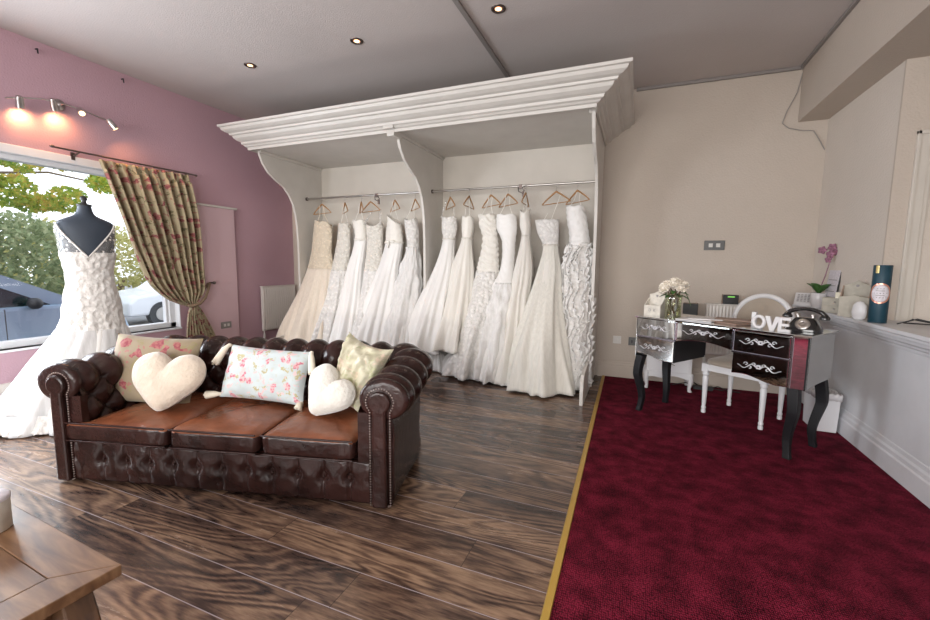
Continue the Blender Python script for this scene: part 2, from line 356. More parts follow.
# left wall with window opening
WY0, WY1, WZ0, WZ1 = .30, 3.32, .52, 2.23
b = MB(); T = .22
b.box(XL-T, YF, 0, XL, WY0, H); b.box(XL-T, WY1, 0, XL, YB, H); b.box(XL-T, WY0, 0, XL, WY1, WZ0); b.box(XL-T, WY0, WZ1, XL, WY1, H)
struct(b.build('wall_left', M['pink_wall']))
struct(MB().box(XL, 3.45, 0, XL+.05, 4.07, 1.975).build('trim_1', M['pink_light'], bevel=.004))
struct(MB().box(XL, 3.45, 1.975, XL+.075, 4.10, 2.0).build('trim_2', M['white_paint'], bevel=.004))
b = MB(); b.prism([(XL,.0),(XL+.022,.0),(XL+.022,.17),(XL+.014,.19),(XL+.010,.225),(XL,.235)], 1, YF, 3.44)
struct(b.build('baseboard_left', M['white_paint']))
# back skirting, moulded
def skirt(x0, x1): return MB().prism([(YB,0),(YB-.022,0),(YB-.022,.13),(YB-.017,.14),(YB-.017,.155),(YB-.009,.17),(YB-.007,.185),(YB,.19)], 0, x0, x1)
struct(skirt(-.37, XR).build('baseboard_back', M['cream_wall']))
# right: half wall, moulded top, pier, recess with a doorway
struct(MB().box(XR, YF, 0, 1.75, YB, .85).build('wall_right', M['counter_paint']))
capp = [(1.56,.80),(1.548,.805),(1.545,.825),(1.53,.835),(1.525,.850),(1.505,.862),(1.50,.880),(1.478,.888),(1.475,.905),(1.465,.912),(1.465,.935),(1.56,.935)]
b = MB().prism(capp, 1, YF, YB); b.box(1.56, YF, .85, 2.05, 3.9, .935); b.box(1.56,3.9,.85,1.61,YB,.935)
struct(b.build('trim_3', M['counter_paint']))
b = MB().prism([(1.56,0),(1.538,0),(1.538,.125),(1.545,.135),(1.545,.16),(1.552,.175),(1.554,.20),(1.56,.205)], 1, YF, YB)
struct(b.build('baseboard_right', M['counter_paint']))
M['cream_wall_lit'] = mat('cream_wall_lit', (.66,.60,.54), .75, bump=.35, bscale=70, var=.035, vscale=1.4, spec=.3)  # wall cream made lighter, brighter light on the pier put into its colour
struct(MB().box(1.61, 3.9, .935, 2.0, YB, 2.70).build('wall_pier', M['cream_wall_lit']))
b = MB(); b.box(1.995,3.9,0,2.0,3.905,.9); b.box(1.61,3.88,.0,1.79,3.9,2.70); b.box(1.79,3.88,2.16,2.6,3.9,2.70); b.box(2.55,3.88,0,3.2,3.9,2.70)
b.box(2.9, YF, 0, 3.1, 3.9, 2.7)
struct(b.build('wall_recess', M['cream_wall']))
d = struct(MB().box(1.80, 3.905, 0, 2.56, 3.94, 2.15).build('door_1', M['unit_inner']))
f = MB(); f.box(1.705,3.858,.935,1.725,3.88,2.225); f.box(1.725,3.865,.935,1.775,3.88,2.2); f.box(1.775,3.87,.935,1.80,3.935,2.155)
f.box(1.705,3.858,2.2,2.62,3.88,2.225); f.box(1.775,3.865,2.155,2.6,3.88,2.2)
f.build('door_frame', M['unit_inner'], d, bevel=.003)
# wall behind the camera with a shop window
b = MB(); b.box(XL, YF-.2, 0, 3.2, YF, .5); b.box(XL, YF-.2, 2.6, 3.2, YF, H); b.box(XL, YF-.2, .5, -4.2, YF, 2.6); b.box(1.2, YF-.2, .5, 3.2, YF, 2.6)
struct(b.build('wall_front', M['cream_wall']))
w = struct(MB().box(-4.2,YF-.12,.5,1.2,YF-.115,2.6).build('window_2', M['glass']))
f = MB()
for x in (-4.2,-2.43,-.63,1.14): f.box(x,YF-.15,.5,x+.06,YF-.05,2.6)
f.box(-4.2,YF-.15,.5,1.2,YF-.05,.56); f.box(-4.2,YF-.15,2.54,1.2,YF-.05,2.6); f.build('window_frame', M['upvc'], w)
# unseen dark panel added to the left wall to darken the dressing table's reflections
d = struct(MB().box(XL, -1.9, 0, XL+.04, .05, 2.1).build('reflection_panel', M['dark_panel'], bevel=.004))
# picture window
w = struct(MB().box(XL-.13, WY0, WZ0, XL-.125, WY1, WZ1).build('window_1', M['glass']))
f = MB()
f.box(XL-.18,WY1-.07,WZ0,XL-.08,WY1,WZ1); f.box(XL-.18,WY0,WZ0,XL-.08,WY0+.07,WZ1); f.box(XL-.18,WY0,WZ0,XL-.08,WY1,WZ0+.06); f.box(XL-.18,WY0,WZ1-.07,XL-.08,WY1,WZ1)
f.box(XL-.16,WY1-.10,WZ0+.05,XL-.10,WY1-.065,WZ1-.05)
f.box(XL-.08,WY0,WZ1-.03,XL+.008,WY1,WZ1+.045)
f.build('window_frame', M['upvc'], w, bevel=.006)
MB().box(XL-.09,WY0,WZ0-.02,XL+.02,WY1,WZ0).build('window_sill', M['upvc'], w, bevel=.004)
f = MB(); f.box(XL-.22,WY1-.008,WZ0,XL-.0,WY1,WZ1); f.build('window_reveal', M['upvc'], w)
# ceiling conduits
struct(MB().box(-1.335,1.5,H-.022,-1.295,YB,H).build('trim_4', M['conduit'], bevel=.004))
struct(MB().box(-.1,YB-.03,H-.03,1.372,YB,H).build('trim_5', M['conduit'], bevel=.004))
struct(MB().box(1.345,YF,H-.025,1.372,YB,H).build('trim_6', M['conduit'], bevel=.004))
b = MB().tube([(1.372,YB-.012,3.15),(1.345,YB-.012,2.98),(1.27,YB-.012,2.80),(1.245,YB-.012,2.70),(1.30,YB-.012,2.65),(1.393,YB-.012,2.62),(1.5,YB-.012,2.605),(1.56,YB-.012,2.50),(1.60,YB-.012,2.42)], .0045, 6)
tag(b.build('wall_cable', M['cable'], smooth=True), 'loose grey cable drooping down the cream wall from the ceiling corner', 'cable')

# ------------------------------------------------------------------ dress display unit
U = thing('dress_display_unit', 'tall white open wardrobe unit with moulded cornice and two hanging rails', 'wardrobe', (0,0,0))
ZT = 2.665
def panel(foot):
    f = [(5.10,0),(5.10,ZT),(3.90,ZT)]
    s = [(3.90,2.66),(3.985,2.655),(3.99,2.62),(4.035,2.52),(4.12,2.42),(4.24,2.345),(4.37,2.28),(4.455,2.19),(4.52,2.08),(4.555,1.96),(4.58,1.8),(4.597,1.5),(4.60,1.0),(4.60,.8)]
    f = [(5.10,0),(5.10,ZT)] + s
    if foot: f += [(4.60,.36),(4.55,.325),(4.30,.318),(4.10,.305),(3.98,.28),(3.925,.22),(3.915,.12),(3.92,0)]
    else: f += [(4.60,0)]
    return f
for nm, x, ft in (('side_panel',-4.40,True),('divider_panel',-2.425,False),('side_panel',-.435,True)):
    b = MB().prism(panel(ft), 0, x, x+.032)
    p = b.build(nm, M['white_paint'], U, bevel=.003)
for x in (-4.368,-2.393,-2.45,-.46):
    MB().box(x, 3.98, ZT-.03, x+.025, 5.08, ZT).build('edge_batten', M['white_paint'], U, bevel=.003)
MB().box(-4.37, 5.085, 0, -.43, 5.10, ZT).build('back_panel', M['unit_inner'], U)
MB().box(-4.40, 3.86, ZT, -.40, 5.12, ZT+.02).build('top_panel', M['white_paint'], U)
cp = [(0,2.635),(.015,2.635),(.018,2.662),(.040,2.668),(.052,2.682),(.075,2.690),(.080,2.712),(.112,2.722),(.145,2.742),(.160,2.768),(.185,2.772),(.190,2.790),(.222,2.797),(.255,2.815),(.268,2.838),(.290,2.842),(.292,2.865),(0,2.865)]
x0, x1, yf, yb = -4.40, -.40, 3.87, YB
rows = []
for off, z in cp: rows.append([(x0-off*.55,yb,z),(x0-off*.55,yf-off,z),(x1+off,yf-off,z),(x1+off,yb,z)])
MB().grid(rows).build('cornice', M['white_paint'], U)
MB().box(-4.40,3.88,2.84,-.41,5.12,2.86).build('top_board', M['white_paint'], U)
MB().box(-2.47,3.80,2.66,-2.35,3.88,2.70).prism([(-2.45,2.60),(-2.37,2.60),(-2.36,2.66),(-2.46,2.66)],1,3.85,3.99).build('bracket', M['white_paint'], U, bevel=.004)
RY, RZ = 4.77, 2.188
for a, c in ((-4.368,-2.425),(-2.393,-.435)):
    r = MB().tube([(a,RY,RZ),(c,RY,RZ)], .0125, 12).build('hanging_rail', M['metal'], U, smooth=True)
    for x, s in ((a,1),(c,-1)):
        MB().tube([(x,RY,RZ),(x+s*.012,RY,RZ)], .024, 12).build('rail_socket', M['dark_metal'], r)
for x in (-3.2,-1.27):
    MB().tube([(x-.03,RY,RZ-.012),(x-.02,RY-.01,RZ-.06),(x+.03,RY-.015,RZ-.085),(x+.04,RY,RZ-.05),(x+.01,RY,RZ-.014)], .006, 8).box(x-.02,RY-.016,RZ-.03,x+.02,RY+.016,RZ+.016).box(x+.02,RY-.012,RZ-.12,x+.04,RY+.012,RZ-.06).build('rail_bracket', M['dark_metal'], U)

# ------------------------------------------------------------------ hangers and dresses
def hanger_mesh():
    b = MB(); pts = []
    for t in [i/12 for i in range(13)]:
        x = -.205 + .41*t; z = -.135 + .125*(1-abs(2*t-1))**.85
        pts.append((x, 0, z))
    b.tube(pts, [.006+.005*(1-abs(2*i/12-1)) for i in range(13)], 8)
    b.tube([(-.195,0,-.137),(.195,0,-.137)], .005, 6)
    h = MB().tube([(0,0,-.02),(0,0,.03)] + [(.0-.022*math.cos(a)+.022-.022+.0, 0, .062+.024*math.sin(a)) for a in [PI*1.5-.0-PI*1.45*k/10 for k in range(11)]], .0028, 6)
    return b, h
hb, hh = hanger_mesh()
h0 = None
HANG = [(-3.928,15,'behind the champagne gown, first hanger from the left'),(-3.554,42,'holding the slim lace gown beside the champagne one'),(-3.30,48,'third from the left on the left rail'),
 (-3.16,20,'widest-looking one, near the middle of the left rail'),(-2.802,42,'above the gown with a bow at its waist'),(-2.52,46,'last on the left rail, against the divider panel'),
 (-2.055,50,'first on the right rail, beside the divider panel'),(-1.820,86,'seen edge-on, second on the right rail'),(-1.554,40,'third on the right rail, above the ruched gown'),
 (-1.356,42,'fourth on the right rail, left of the rail bracket'),(-1.159,87,'seen edge-on, just right of the rail bracket'),(-.83,32,'above the full tulle ball gown'),(-.61,46,'last on the right rail, beside the end panel')]
for i, (x, a, lab) in enumerate(HANG):
    if h0 is None:
        r = thing('clothes_hanger', '', 'hanger', group='wooden hangers on the wardrobe rails'); h0 = r
        h1 = hb.build('hanger_body', M['hanger'], r, smooth=True); h2 = hh.build('hanger_hook', M['metal'], r, smooth=True)
    else:
        r = h0.copy(); col.objects.link(r)
        for c in (h1, h2):
            k = c.copy(); col.objects.link(k); k.parent = r
    r.location = (x*(RY/4.57), RY, RZ-.072); r.rotation_euler = (0,0,math.radians(-a)); r['label'] = 'light wooden clothes hanger ' + lab

def nz(x, y, z, s=1): return noise.noise(Vector((x*s, y*s, z*s)))
def garment(name, rows, yrows, z0, z1, mat_, parent, folds=9, amp=.0, ampb=.1, seed=0, twist=.6, rough=0, rs=12, ztop=None, nx=96, nz_=46, solid=.003, hem=.0, lean=0, sharp=1, ruch=0):
    """cloth sleeve between heights z1 (upper) and z0; rows (z, xc, full width); yrows (z, yc, depth)"""
    b = MB(); R = []
    for i in range(nz_+1):
        t = i/nz_; ring = []
        for k in range(nx):
            th = 2*PI*k/nx
            zt = z1 if ztop is None else z1 + ztop(th)
            z = zt + (z0-zt)*t
            xc, w = interp(rows, z); yc, d = interp(yrows, z)
            f = (amp + (ampb-amp)*t**.9)*1.7
            a1 = math.sin(folds*th + seed + twist*t*3 + 1.3*math.sin(2*th+seed))
            a2 = math.sin((folds*2+1)*th + seed*2.3 - twist*t*2)
            m = 1 + f*(math.copysign(abs(a1)**sharp, a1)*.75 + .3*a2)
            dz = hem*(.5+.5*math.sin(folds*th*1.0+seed*1.7))*t**6
            x = w*math.cos(th)*m; y = d*.60*math.sin(th)*m
            fz = (noise.noise(Vector((math.cos(th)*2.6+seed, math.sin(th)*2.6, z*.9))) + .7*noise.noise(Vector((math.cos(th)*6+seed, math.sin(th)*6, z*1.3))))*f*.9
            x *= 1+fz; y *= 1+fz
            if rough:
                n_ = noise.noise(Vector((math.cos(th)*2.2, math.sin(th)*2.2, z*rs+seed)))*.7 + noise.noise(Vector((math.cos(th)*5, math.sin(th)*5, z*rs*2.1+seed)))*.45
                x += math.cos(th)*n_*rough; y += math.sin(th)*n_*rough
            if ruch:
                n_ = math.sin(z*95 + 2.5*math.sin(th*2+seed) + 6*noise.noise(Vector((math.cos(th),math.sin(th),z*4+seed))))
                x += math.cos(th)*n_*ruch; y += math.sin(th)*n_*ruch
            ring.append((xc + x, yc + y, max(.006, z + dz)))
        R.append(ring)
    b.grid(R, True)
    return b.build(name, mat_, parent, smooth=True, solid=solid)
def straps(name, pts_list, r, mat_, parent):
    for pts in pts_list: MB().tube(pts, r, 6).build(name, mat_, parent, smooth=True)
def heap(name, cx, cy, rx, ry, h, mat_, parent, seed=0, amp=.28):
    b = MB(); R = []; n = 90; m = 22
    for i in range(m+1):
        t = i/m; ring = []
        for k in range(n):
            th = 2*PI*k/n; r = t
            e = 1 + amp*.55*nz(math.cos(th)*1.6, math.sin(th)*1.6, seed) + .10*t*math.sin(11*th+seed)+.05*t*math.sin(23*th+seed*2)
            x = cx + rx*r*e*math.cos(th); y = cy + ry*r*e*math.sin(th)
            z = h*(1-t**2.2)*(1+.5*nz(x*7,y*7,seed)) + .035*abs(nz(x*14,y*14,seed+3)) * (1-t**8) + .03*math.sin(11*th+seed)**2*t*(1-t**10)+.012
            ring.append((x,y,max(.012,z)))
        R.append(ring)
    b.grid(R, True); return b.build(name, mat_, parent, smooth=True, solid=.004)
def sweet(a=.02, low=0, face=-PI/2):
    return lambda th: a*abs(math.sin((th-face)*1.0*2))*(.5+.5*math.cos(th-face)) + low*(.5-.5*math.cos(th-face))

G1, G2 = 'bridal gowns on the left rail', 'bridal gowns on the right rail'
def gown(name, label, grp, x): return thing(name, label, 'dress', (0,0,0), 0, grp)
YR = [(2.0,4.56,.15),(1.55,4.56,.13),(1.25,4.55,.2),(.8,4.54,.34),(.3,4.52,.46),(0,4.50,.5)]
YR2 = [(2.0,4.56,.13),(1.55,4.56,.11),(1.25,4.55,.16),(.8,4.54,.26),(.3,4.50,.38),(0,4.48,.44)]
def loops(x, z, w, dress, m='satin', y=4.555, xh=None, zt=2.055):
    xh = x if xh is None else xh
    for s in (-1,1):
        MB().tube([(x+s*w*.8,y,z),(x+s*w*.3+(xh-x)*.5,y,(z+zt)/2),(xh+s*w*.22,y+.004,zt)], .004, 6).build('hanger_loop', M[m], dress, smooth=True)

# 1 champagne
D = gown('wedding_dress','champagne strapless gown with lace hips and tulle skirt, first on the left rail',G1,0)
R1 = [(1.83,-3.905,.136),(1.65,-3.92,.155),(1.47,-3.94,.16),(1.2,-3.954,.215),(.79,-4.02,.306),(.29,-4.09,.42),(.03,-4.10,.48)]
garment('bodice',R1,YR2,1.14,1.83,M['lace_champ'],D,5,.0,.02,1,rough=.006,ztop=lambda th:.03*abs(math.sin(th*2))-.06*max(0,math.cos(th-.3)),nz_=26)
garment('skirt',R1,[(1.3,4.55,.17),(.8,4.54,.34),(.3,4.5,.5),(0,4.48,.5)],.02,1.22,M['tulle_champ'],D,8,.02,.10,1,hem=.02)
garment('lining',[(1.3,-3.95,.17),(.8,-4.0,.26),(.3,-4.06,.36),(0,-4.06,.4)],YR2,.03,1.2,M['champagne'],D,7,.01,.07,3)
loops(-3.905,1.80,.13,D,'champagne',xh=-3.928)
# 2 slim lace
D = gown('wedding_dress','slim white lace strapless gown flaring at the knee, second on the left rail',G1,0)
R = [(1.8,-3.557,.083),(1.6,-3.57,.10),(1.47,-3.586,.112),(1.21,-3.63,.13),(.8,-3.70,.174),(.27,-3.79,.25),(.03,-3.82,.32)]
garment('bodice',R,YR2,1.2,1.80,M['lace'],D,5,.0,.02,2,rough=.005,ztop=sweet(.02),nz_=26)
garment('skirt',R,YR2,.02,1.21,M['lace_white'],D,7,.02,.12,2,hem=.02,rough=.006)
loops(-3.557,1.79,.08,D,xh=-3.554)
# 3 satin A-line
D = gown('wedding_dress','plain ivory satin gown with draped top, third on the left rail',G1,0)
R = [(1.83,-3.328,.095),(1.62,-3.307,.085),(1.21,-3.385,.119),(.82,-3.422,.145),(.29,-3.47,.18),(.03,-3.48,.24)]
garment('bodice',R,YR2,1.58,1.83,M['satin'],D,4,.01,.02,3,ztop=sweet(.02),nz_=18,ruch=.002)
garment('skirt',R,YR2,.02,1.60,M['satin_white'],D,6,.01,.14,3,hem=.01)
MB().tube([(-3.307+.086*math.cos(a),4.56+.070*math.sin(a),1.60) for a in [2*PI*k/24 for k in range(25)]],.012,6).build('waist_sash',M['satin'],D,smooth=True)
loops(-3.328,1.82,.09,D,xh=-3.30)
# 4 sheer lace with straps
D = gown('wedding_dress','narrow grey-white lace gown with wide sheer straps, fourth on the left rail',G1,0)
R = [(1.93,-3.13,.09),(1.78,-3.10,.119),(1.59,-3.093,.115),(1.21,-3.116,.121),(.89,-3.151,.12),(.31,-3.2,.2),(.03,-3.2,.24)]
garment('bodice',R,YR2,1.2,1.76,M['lace'],D,4,.0,.02,4,rough=.005,ztop=lambda th:.06*math.cos(th)**2,nz_=26)
garment('skirt',R,YR2,.02,1.22,M['lace_white'],D,6,.02,.1,4,rough=.005)
for s in (-1,1): MB().grid([[(-3.10+s*.10-s*.06*t+s*.035*u,4.51+.10*t,1.78+.2*t) for u in (0,1)] for t in [i/8 for i in range(9)]]).build('shoulder_strap',M['lace_sheer'],D,smooth=True,solid=.002)
# 5 bow satin
D = gown('wedding_dress','one-shoulder ivory satin ball gown with a bow at the waist, fifth on the left rail',G1,0)
R = [(1.81,-2.813,.085),(1.68,-2.81,.11),(1.55,-2.812,.118),(1.22,-2.882,.145),(.83,-2.975,.22),(.34,-3.09,.32),(.03,-3.1,.38)]
garment('bodice',R,YR2,1.54,1.86,M['satin'],D,4,.01,.02,5,ztop=lambda th:.06*math.cos(th-PI)-.02,nz_=18,ruch=.003)
garment('skirt',R,YR,.02,1.56,M['satin_white'],D,7,.01,.13,5,hem=.02,sharp=1.3)
b = MB().tube([(-2.812+.121*math.cos(a),4.56+.078*math.sin(a),1.555) for a in [2*PI*k/24 for k in range(25)]],.014,6)
b.build('waist_sash',M['satin'],D,smooth=True)
b = MB(); b.sphere((-2.86,4.475,1.56),(.035,.015,.022)); b.sphere((-2.79,4.475,1.565),(.035,.015,.022)); b.sphere((-2.825,4.465,1.56),(.013,.013,.015)); b.tube([(-2.825,4.465,1.56),(-2.85,4.46,1.49)],[.01,.016],6)
b.build('bow',M['satin'],D,smooth=True)
loops(-2.813,1.84,.08,D)
# 6 tulle ruffled
D = gown('wedding_dress','white gown with beaded straps and fluffy layered tulle skirt, last on the left rail',G1,0)
R = [(1.85,-2.581,.075),(1.71,-2.561,.085),(1.5,-2.545,.075),(1.22,-2.57,.135),(.85,-2.63,.185),(.32,-2.69,.20),(.03,-2.70,.24)]
garment('bodice',R,YR2,1.48,1.85,M['lace_white'],D,4,.0,.02,6,rough=.004,ztop=lambda th:-.03*math.sin(th)**2,nz_=18)
garment('skirt',R,YR,.02,1.50,M['tulle_white'],D,9,.02,.10,6,rough=.035,rs=9,hem=.02)
garment('lining',[(1.5,-2.545,.06),(1.22,-2.57,.11),(.85,-2.63,.15),(.03,-2.69,.2)],YR2,.03,1.49,M['satin_white'],D,5,.01,.05,6)
loops(-2.581,1.84,.07,D,xh=-2.52)
# 7
D = gown('wedding_dress','white ball gown with lace halter top and beaded waist, beside the divider panel',G2,0)
R = [(1.83,-2.06,.09),(1.7,-2.06,.095),(1.58,-2.063,.072),(1.23,-2.12,.125),(.87,-2.215,.20),(.31,-2.33,.30),(.2,-2.34,.31)]
garment('bodice',R,YR2,1.57,1.83,M['lace_white'],D,4,.0,.02,7,rough=.003,ztop=sweet(.02),nz_=16)
garment('skirt',R,YR,.26,1.59,M['satin_white'],D,8,.01,.11,7,hem=.02)
MB().tube([(-2.063+.074*math.cos(a),4.56+.068*math.sin(a),1.59) for a in [2*PI*k/24 for k in range(25)]],.011,6).build('waist_band',M['lace'],D,smooth=True)
for s in (-1,1): MB().grid([[(-2.06+s*.075-s*.045*t+s*.022*u,4.50+.05*t,1.82+.21*t) for u in (0,1)] for t in [i/8 for i in range(9)]]).build('shoulder_strap',M['lace_sheer'],D,smooth=True,solid=.002)
heap('train',-2.23,4.60,.22,.16,.24,M['satin_white'],D,1)
# 8
D = gown('wedding_dress','ivory gown with narrow beaded waist and lace-edged skirt, second on the right rail',G2,0)
R = [(1.83,-1.829,.066),(1.7,-1.83,.07),(1.59,-1.835,.058),(1.23,-1.88,.14),(.88,-1.911,.176),(.34,-1.99,.25),(.25,-2.0,.26)]
garment('bodice',R,YR2,1.58,1.83,M['satin'],D,4,.0,.02,8,nz_=16,ztop=sweet(.02),ruch=.001)
garment('skirt',R,YR,.30,1.60,M['satin'],D,7,.01,.13,8,hem=.02)
MB().tube([(-1.835+.060*math.cos(a),4.56+.068*math.sin(a),1.595) for a in [2*PI*k/24 for k in range(25)]],.010,6).build('waist_band',M['lace'],D,smooth=True)
straps('shoulder_strap',[[(-1.829+s*.03,4.54,1.83),(-1.826+s*.02,4.55,1.95),(-1.82+s*.008,4.56,2.05)] for s in (-1,1)],.006,M['lace'],D)
heap('train',-1.90,4.55,.24,.17,.26,M['satin_white'],D,2)
# 9 ruched
D = gown('wedding_dress','ruched strapless white gown with gathered hips, third on the right rail',G2,0)
R = [(1.85,-1.594,.095),(1.75,-1.585,.10),(1.59,-1.555,.085),(1.24,-1.571,.13),(.89,-1.605,.16),(.37,-1.70,.20),(.02,-1.76,.27)]
garment('bodice',R,YR2,1.02,1.85,M['satin'],D,4,.0,.03,9,hem=.14,ztop=sweet(.015),nz_=70,ruch=.006,rough=.01)
garment('skirt',R,YR,.02,1.22,M['lace_white'],D,6,-.02,.14,9,rough=.03,rs=8,hem=.02)
loops(-1.594,1.84,.09,D,xh=-1.554)
heap('train',-1.66,4.50,.26,.20,.14,M['tulle_white'],D,3)
# 10
D = gown('wedding_dress','strapless white fishtail gown with crumpled organza skirt, fourth on the right rail',G2,0)
R = [(1.84,-1.371,.11),(1.70,-1.36,.115),(1.55,-1.335,.075),(1.24,-1.342,.082),(.98,-1.39,.15),(.9,-1.40,.18),(.38,-1.45,.22),(.02,-1.48,.27)]
garment('bodice',R,YR2,.92,1.84,M['satin_white'],D,4,.0,.02,10,hem=.14,ztop=sweet(.015),nz_=60,ruch=.002)
garment('skirt',R,YR,.02,1.10,M['tulle_white'],D,8,-.02,.16,10,rough=.05,rs=7,hem=.03)
garment('lining',[(1.04,-1.38,.10),(.4,-1.44,.16),(0,-1.47,.2)],YR2,.03,1.03,M['satin_white'],D,5,.02,.05,10)
loops(-1.371,1.83,.1,D,xh=-1.356)
heap('train',-1.44,4.46,.22,.20,.16,M['tulle_white'],D,4)
# 11
D = gown('wedding_dress','very narrow satin gown with thin straps, hanging just right of the rail bracket',G2,0)
R = [(1.81,-1.157,.055),(1.72,-1.15,.06),(1.62,-1.141,.045),(1.24,-1.154,.10),(.91,-1.18,.11),(.4,-1.20,.16),(.02,-1.2,.26)]
garment('bodice',R,YR2,1.60,1.86,M['satin'],D,4,.0,.02,11,nz_=16,ztop=lambda th:.04*math.cos(th)**2)
garment('skirt',R,YR,.02,1.62,M['satin'],D,6,.01,.14,11)
straps('shoulder_strap',[[(-1.157+s*.022,4.54,1.84),(-1.155+s*.012,4.55,1.95),(-1.159+s*.006,4.56,2.06)] for s in (-1,1)],.006,M['lace'],D)
heap('train',-1.18,4.40,.22,.20,.12,M['satin_white'],D,5)
# 12 ball gown
D = gown('wedding_dress','full ivory tulle ball gown with straight strapless bodice and jewelled belt',G2,0)
R = [(1.77,-.918,.125),(1.65,-.90,.115),(1.5,-.868,.08),(1.25,-.864,.125),(.92,-.885,.18),(.42,-.90,.30),(.02,-.88,.37)]
garment('bodice',R,YR2,1.50,1.78,M['lace_white'],D,4,.0,.01,12,nz_=16)
garment('skirt',R,[(1.5,4.56,.12),(1.25,4.54,.2),(.92,4.50,.34),(.42,4.42,.54),(0,4.36,.6)],.015,1.52,M['tulle'],D,9,.01,.10,12,hem=.01)
garment('lining',[(1.5,-.868,.06),(1.25,-.865,.10),(.92,-.885,.15),(.42,-.9,.24),(0,-.88,.3)],[(1.5,4.56,.1),(1,4.5,.26),(0,4.40,.44)],.02,1.5,M['satin'],D,6,.01,.05,12)
MB().tube([(-.868+.082*math.cos(a),4.56+.068*math.sin(a),1.51) for a in [2*PI*k/24 for k in range(25)]],.012,6).build('jewelled_belt',M['lace'],D,smooth=True)
straps('hanger_loop',[[(-.87,4.54,1.77),(-.82,4.55,1.92),(-.775,4.56,2.06)],[(-.96,4.57,1.77),(-.91,4.57,1.85)]],.004,M['satin'],D)
# 13 ruffled
D = gown('wedding_dress','strapless white gown covered in wavy ribbon ruffles, nearest the end panel',G2,0)
R = [(1.9,-.626,.088),(1.79,-.608,.10),(1.57,-.571,.10),(1.25,-.578,.14),(.94,-.56,.15),(.46,-.56,.15),(.05,-.57,.18)]
YY = [(2.0,4.56,.14),(1.55,4.56,.13),(1.25,4.55,.18),(.8,4.53,.26),(.3,4.50,.34),(0,4.48,.36)]
garment('bodice',R,YY,1.5,1.90,M['satin_white'],D,4,.0,.02,13,ztop=sweet(.015),nz_=30,ruch=.003,rough=.006)
garment('skirt',R,YY,.05,1.54,M['lace_white'],D,5,.01,.05,13,rough=.012,rs=6)
for k in range(9):
    th0 = -PI/2 + (k-4)*.36; pts = []; rows_ = []
    for i in range(90):
        t = i/89; z = 1.50 - 1.42*t; xc, w_ = interp(R, z); yc, d_ = interp(YY, z)
        th = th0 + .20*math.sin(t*22+k*.5) + .30*nz(t*6,k*2.3,1)
        c_, s_ = math.cos(th), math.sin(th); zz = z + .012*math.sin(t*80+k)
        wv = .014*math.sin(t*120+k*2)+.006*math.sin(t*210+k)
        rows_.append([(xc+(w_+.002)*c_, yc+(d_*.6+.002)*s_, zz), (xc+(w_+.030)*c_+wv, yc+(d_*.6+.034)*s_, zz+.012+wv)])
    MB().grid(rows_).build('ruffle',M['satin_white'],D,smooth=True,solid=.003)
loops(-.626,1.9,.08,D,xh=-.60,zt=2.05)
heap('train',-.60,4.56,.12,.16,.20,M['satin'],D,6)

# the gowns hang back against the rail: upper parts sit deeper than the hems
def deepen(p):
    x,y,z = p; t = max(0,min(1,(z-.45)/.8)); t = t*t*(3-2*t); k = 1+.2*t/4.57
    return (x*k, y+.2*t, 1.3+(z-1.3)*k)
for o in list(col.objects):
    if o.parent and o.parent.name.startswith('wedding_dress') and o.type == 'MESH':
        for v in o.data.vertices: v.co = deepen(v.co)

# ------------------------------------------------------------------ chesterfield sofa
S_ANG = math.atan2(.254,.967)
SO = thing('chesterfield_sofa','three-seat buttoned brown leather chesterfield sofa with rolled arms','sofa',(-3.11,1.304,0),S_ANG)
def taper(p):
    x,y,z = p; return (x,y,z)
# path of the inner face: left arm front -> back corner -> back -> right
ra = .055
XI0, XI1, YI = .185, 1.85, .60
path = []
n1 = 84
for i in range(n1): path.append((XI0, .0 + (YI-ra)*i/(n1-1), -1, 0))
for i in range(1,10):
    a = PI - (PI/2)*i/10; path.append((XI0+ra+ra*math.cos(a), YI-ra+ra*math.sin(a), math.cos(a), math.sin(a)))
n2 = 250
for i in range(n2): path.append((XI0+ra+(XI1-XI0-2*ra)*i/(n2-1), YI, 0, 1))
for i in range(1,10):
    a = PI/2 - (PI/2)*i/10; path.append((XI1-ra+ra*math.cos(a), YI-ra+ra*math.sin(a), math.cos(a), math.sin(a)))
for i in range(n1): path.append((XI1, (YI-ra)*(1-i/(n1-1)), 1, 0))
us = [0]
for i in range(1,len(path)):
    # arc length measured along the roll's middle line
    p, q = path[i-1], path[i]; k = .10
    us.append(us[-1] + math.hypot(p[0]+p[2]*k-q[0]-q[2]*k, p[1]+p[3]*k-q[1]-q[3]*k))
# profile (n outward, z) inner wall then roll
def profile(zt):
    P = [(.0,.26),(.0,.34),(.005,.42),(.012,.48),(.014,.52)]
    cx_, cz, a_, b_ = .142, zt-.105, .128, .105
    for k in range(1,34):
        t = PI*1.0 + .25 - (PI*1.47+.25)*k/33
        P.append((cx_+a_*math.cos(t), cz+b_*math.sin(t)))
    return P
def resample(P, n):
    L_ = [0]
    for i in range(1,len(P)): L_.append(L_[-1]+math.dist(P[i-1],P[i]))
    out = []; j = 0
    for i in range(n):
        s = L_[-1]*i/(n-1)
        while j < len(P)-2 and L_[j+1] < s: j += 1
        u = (s-L_[j])/max(1e-9,L_[j+1]-L_[j]); out.append((P[j][0]+(P[j+1][0]-P[j][0])*u, P[j][1]+(P[j+1][1]-P[j][1])*u, s))
    return out
SU, SV = .080, .088; VL = .335     # button spacing, last row at profile length VL
NV = 84
utot = us[-1]; nb = 2*round(utot/SU/2); SU = utot/nb
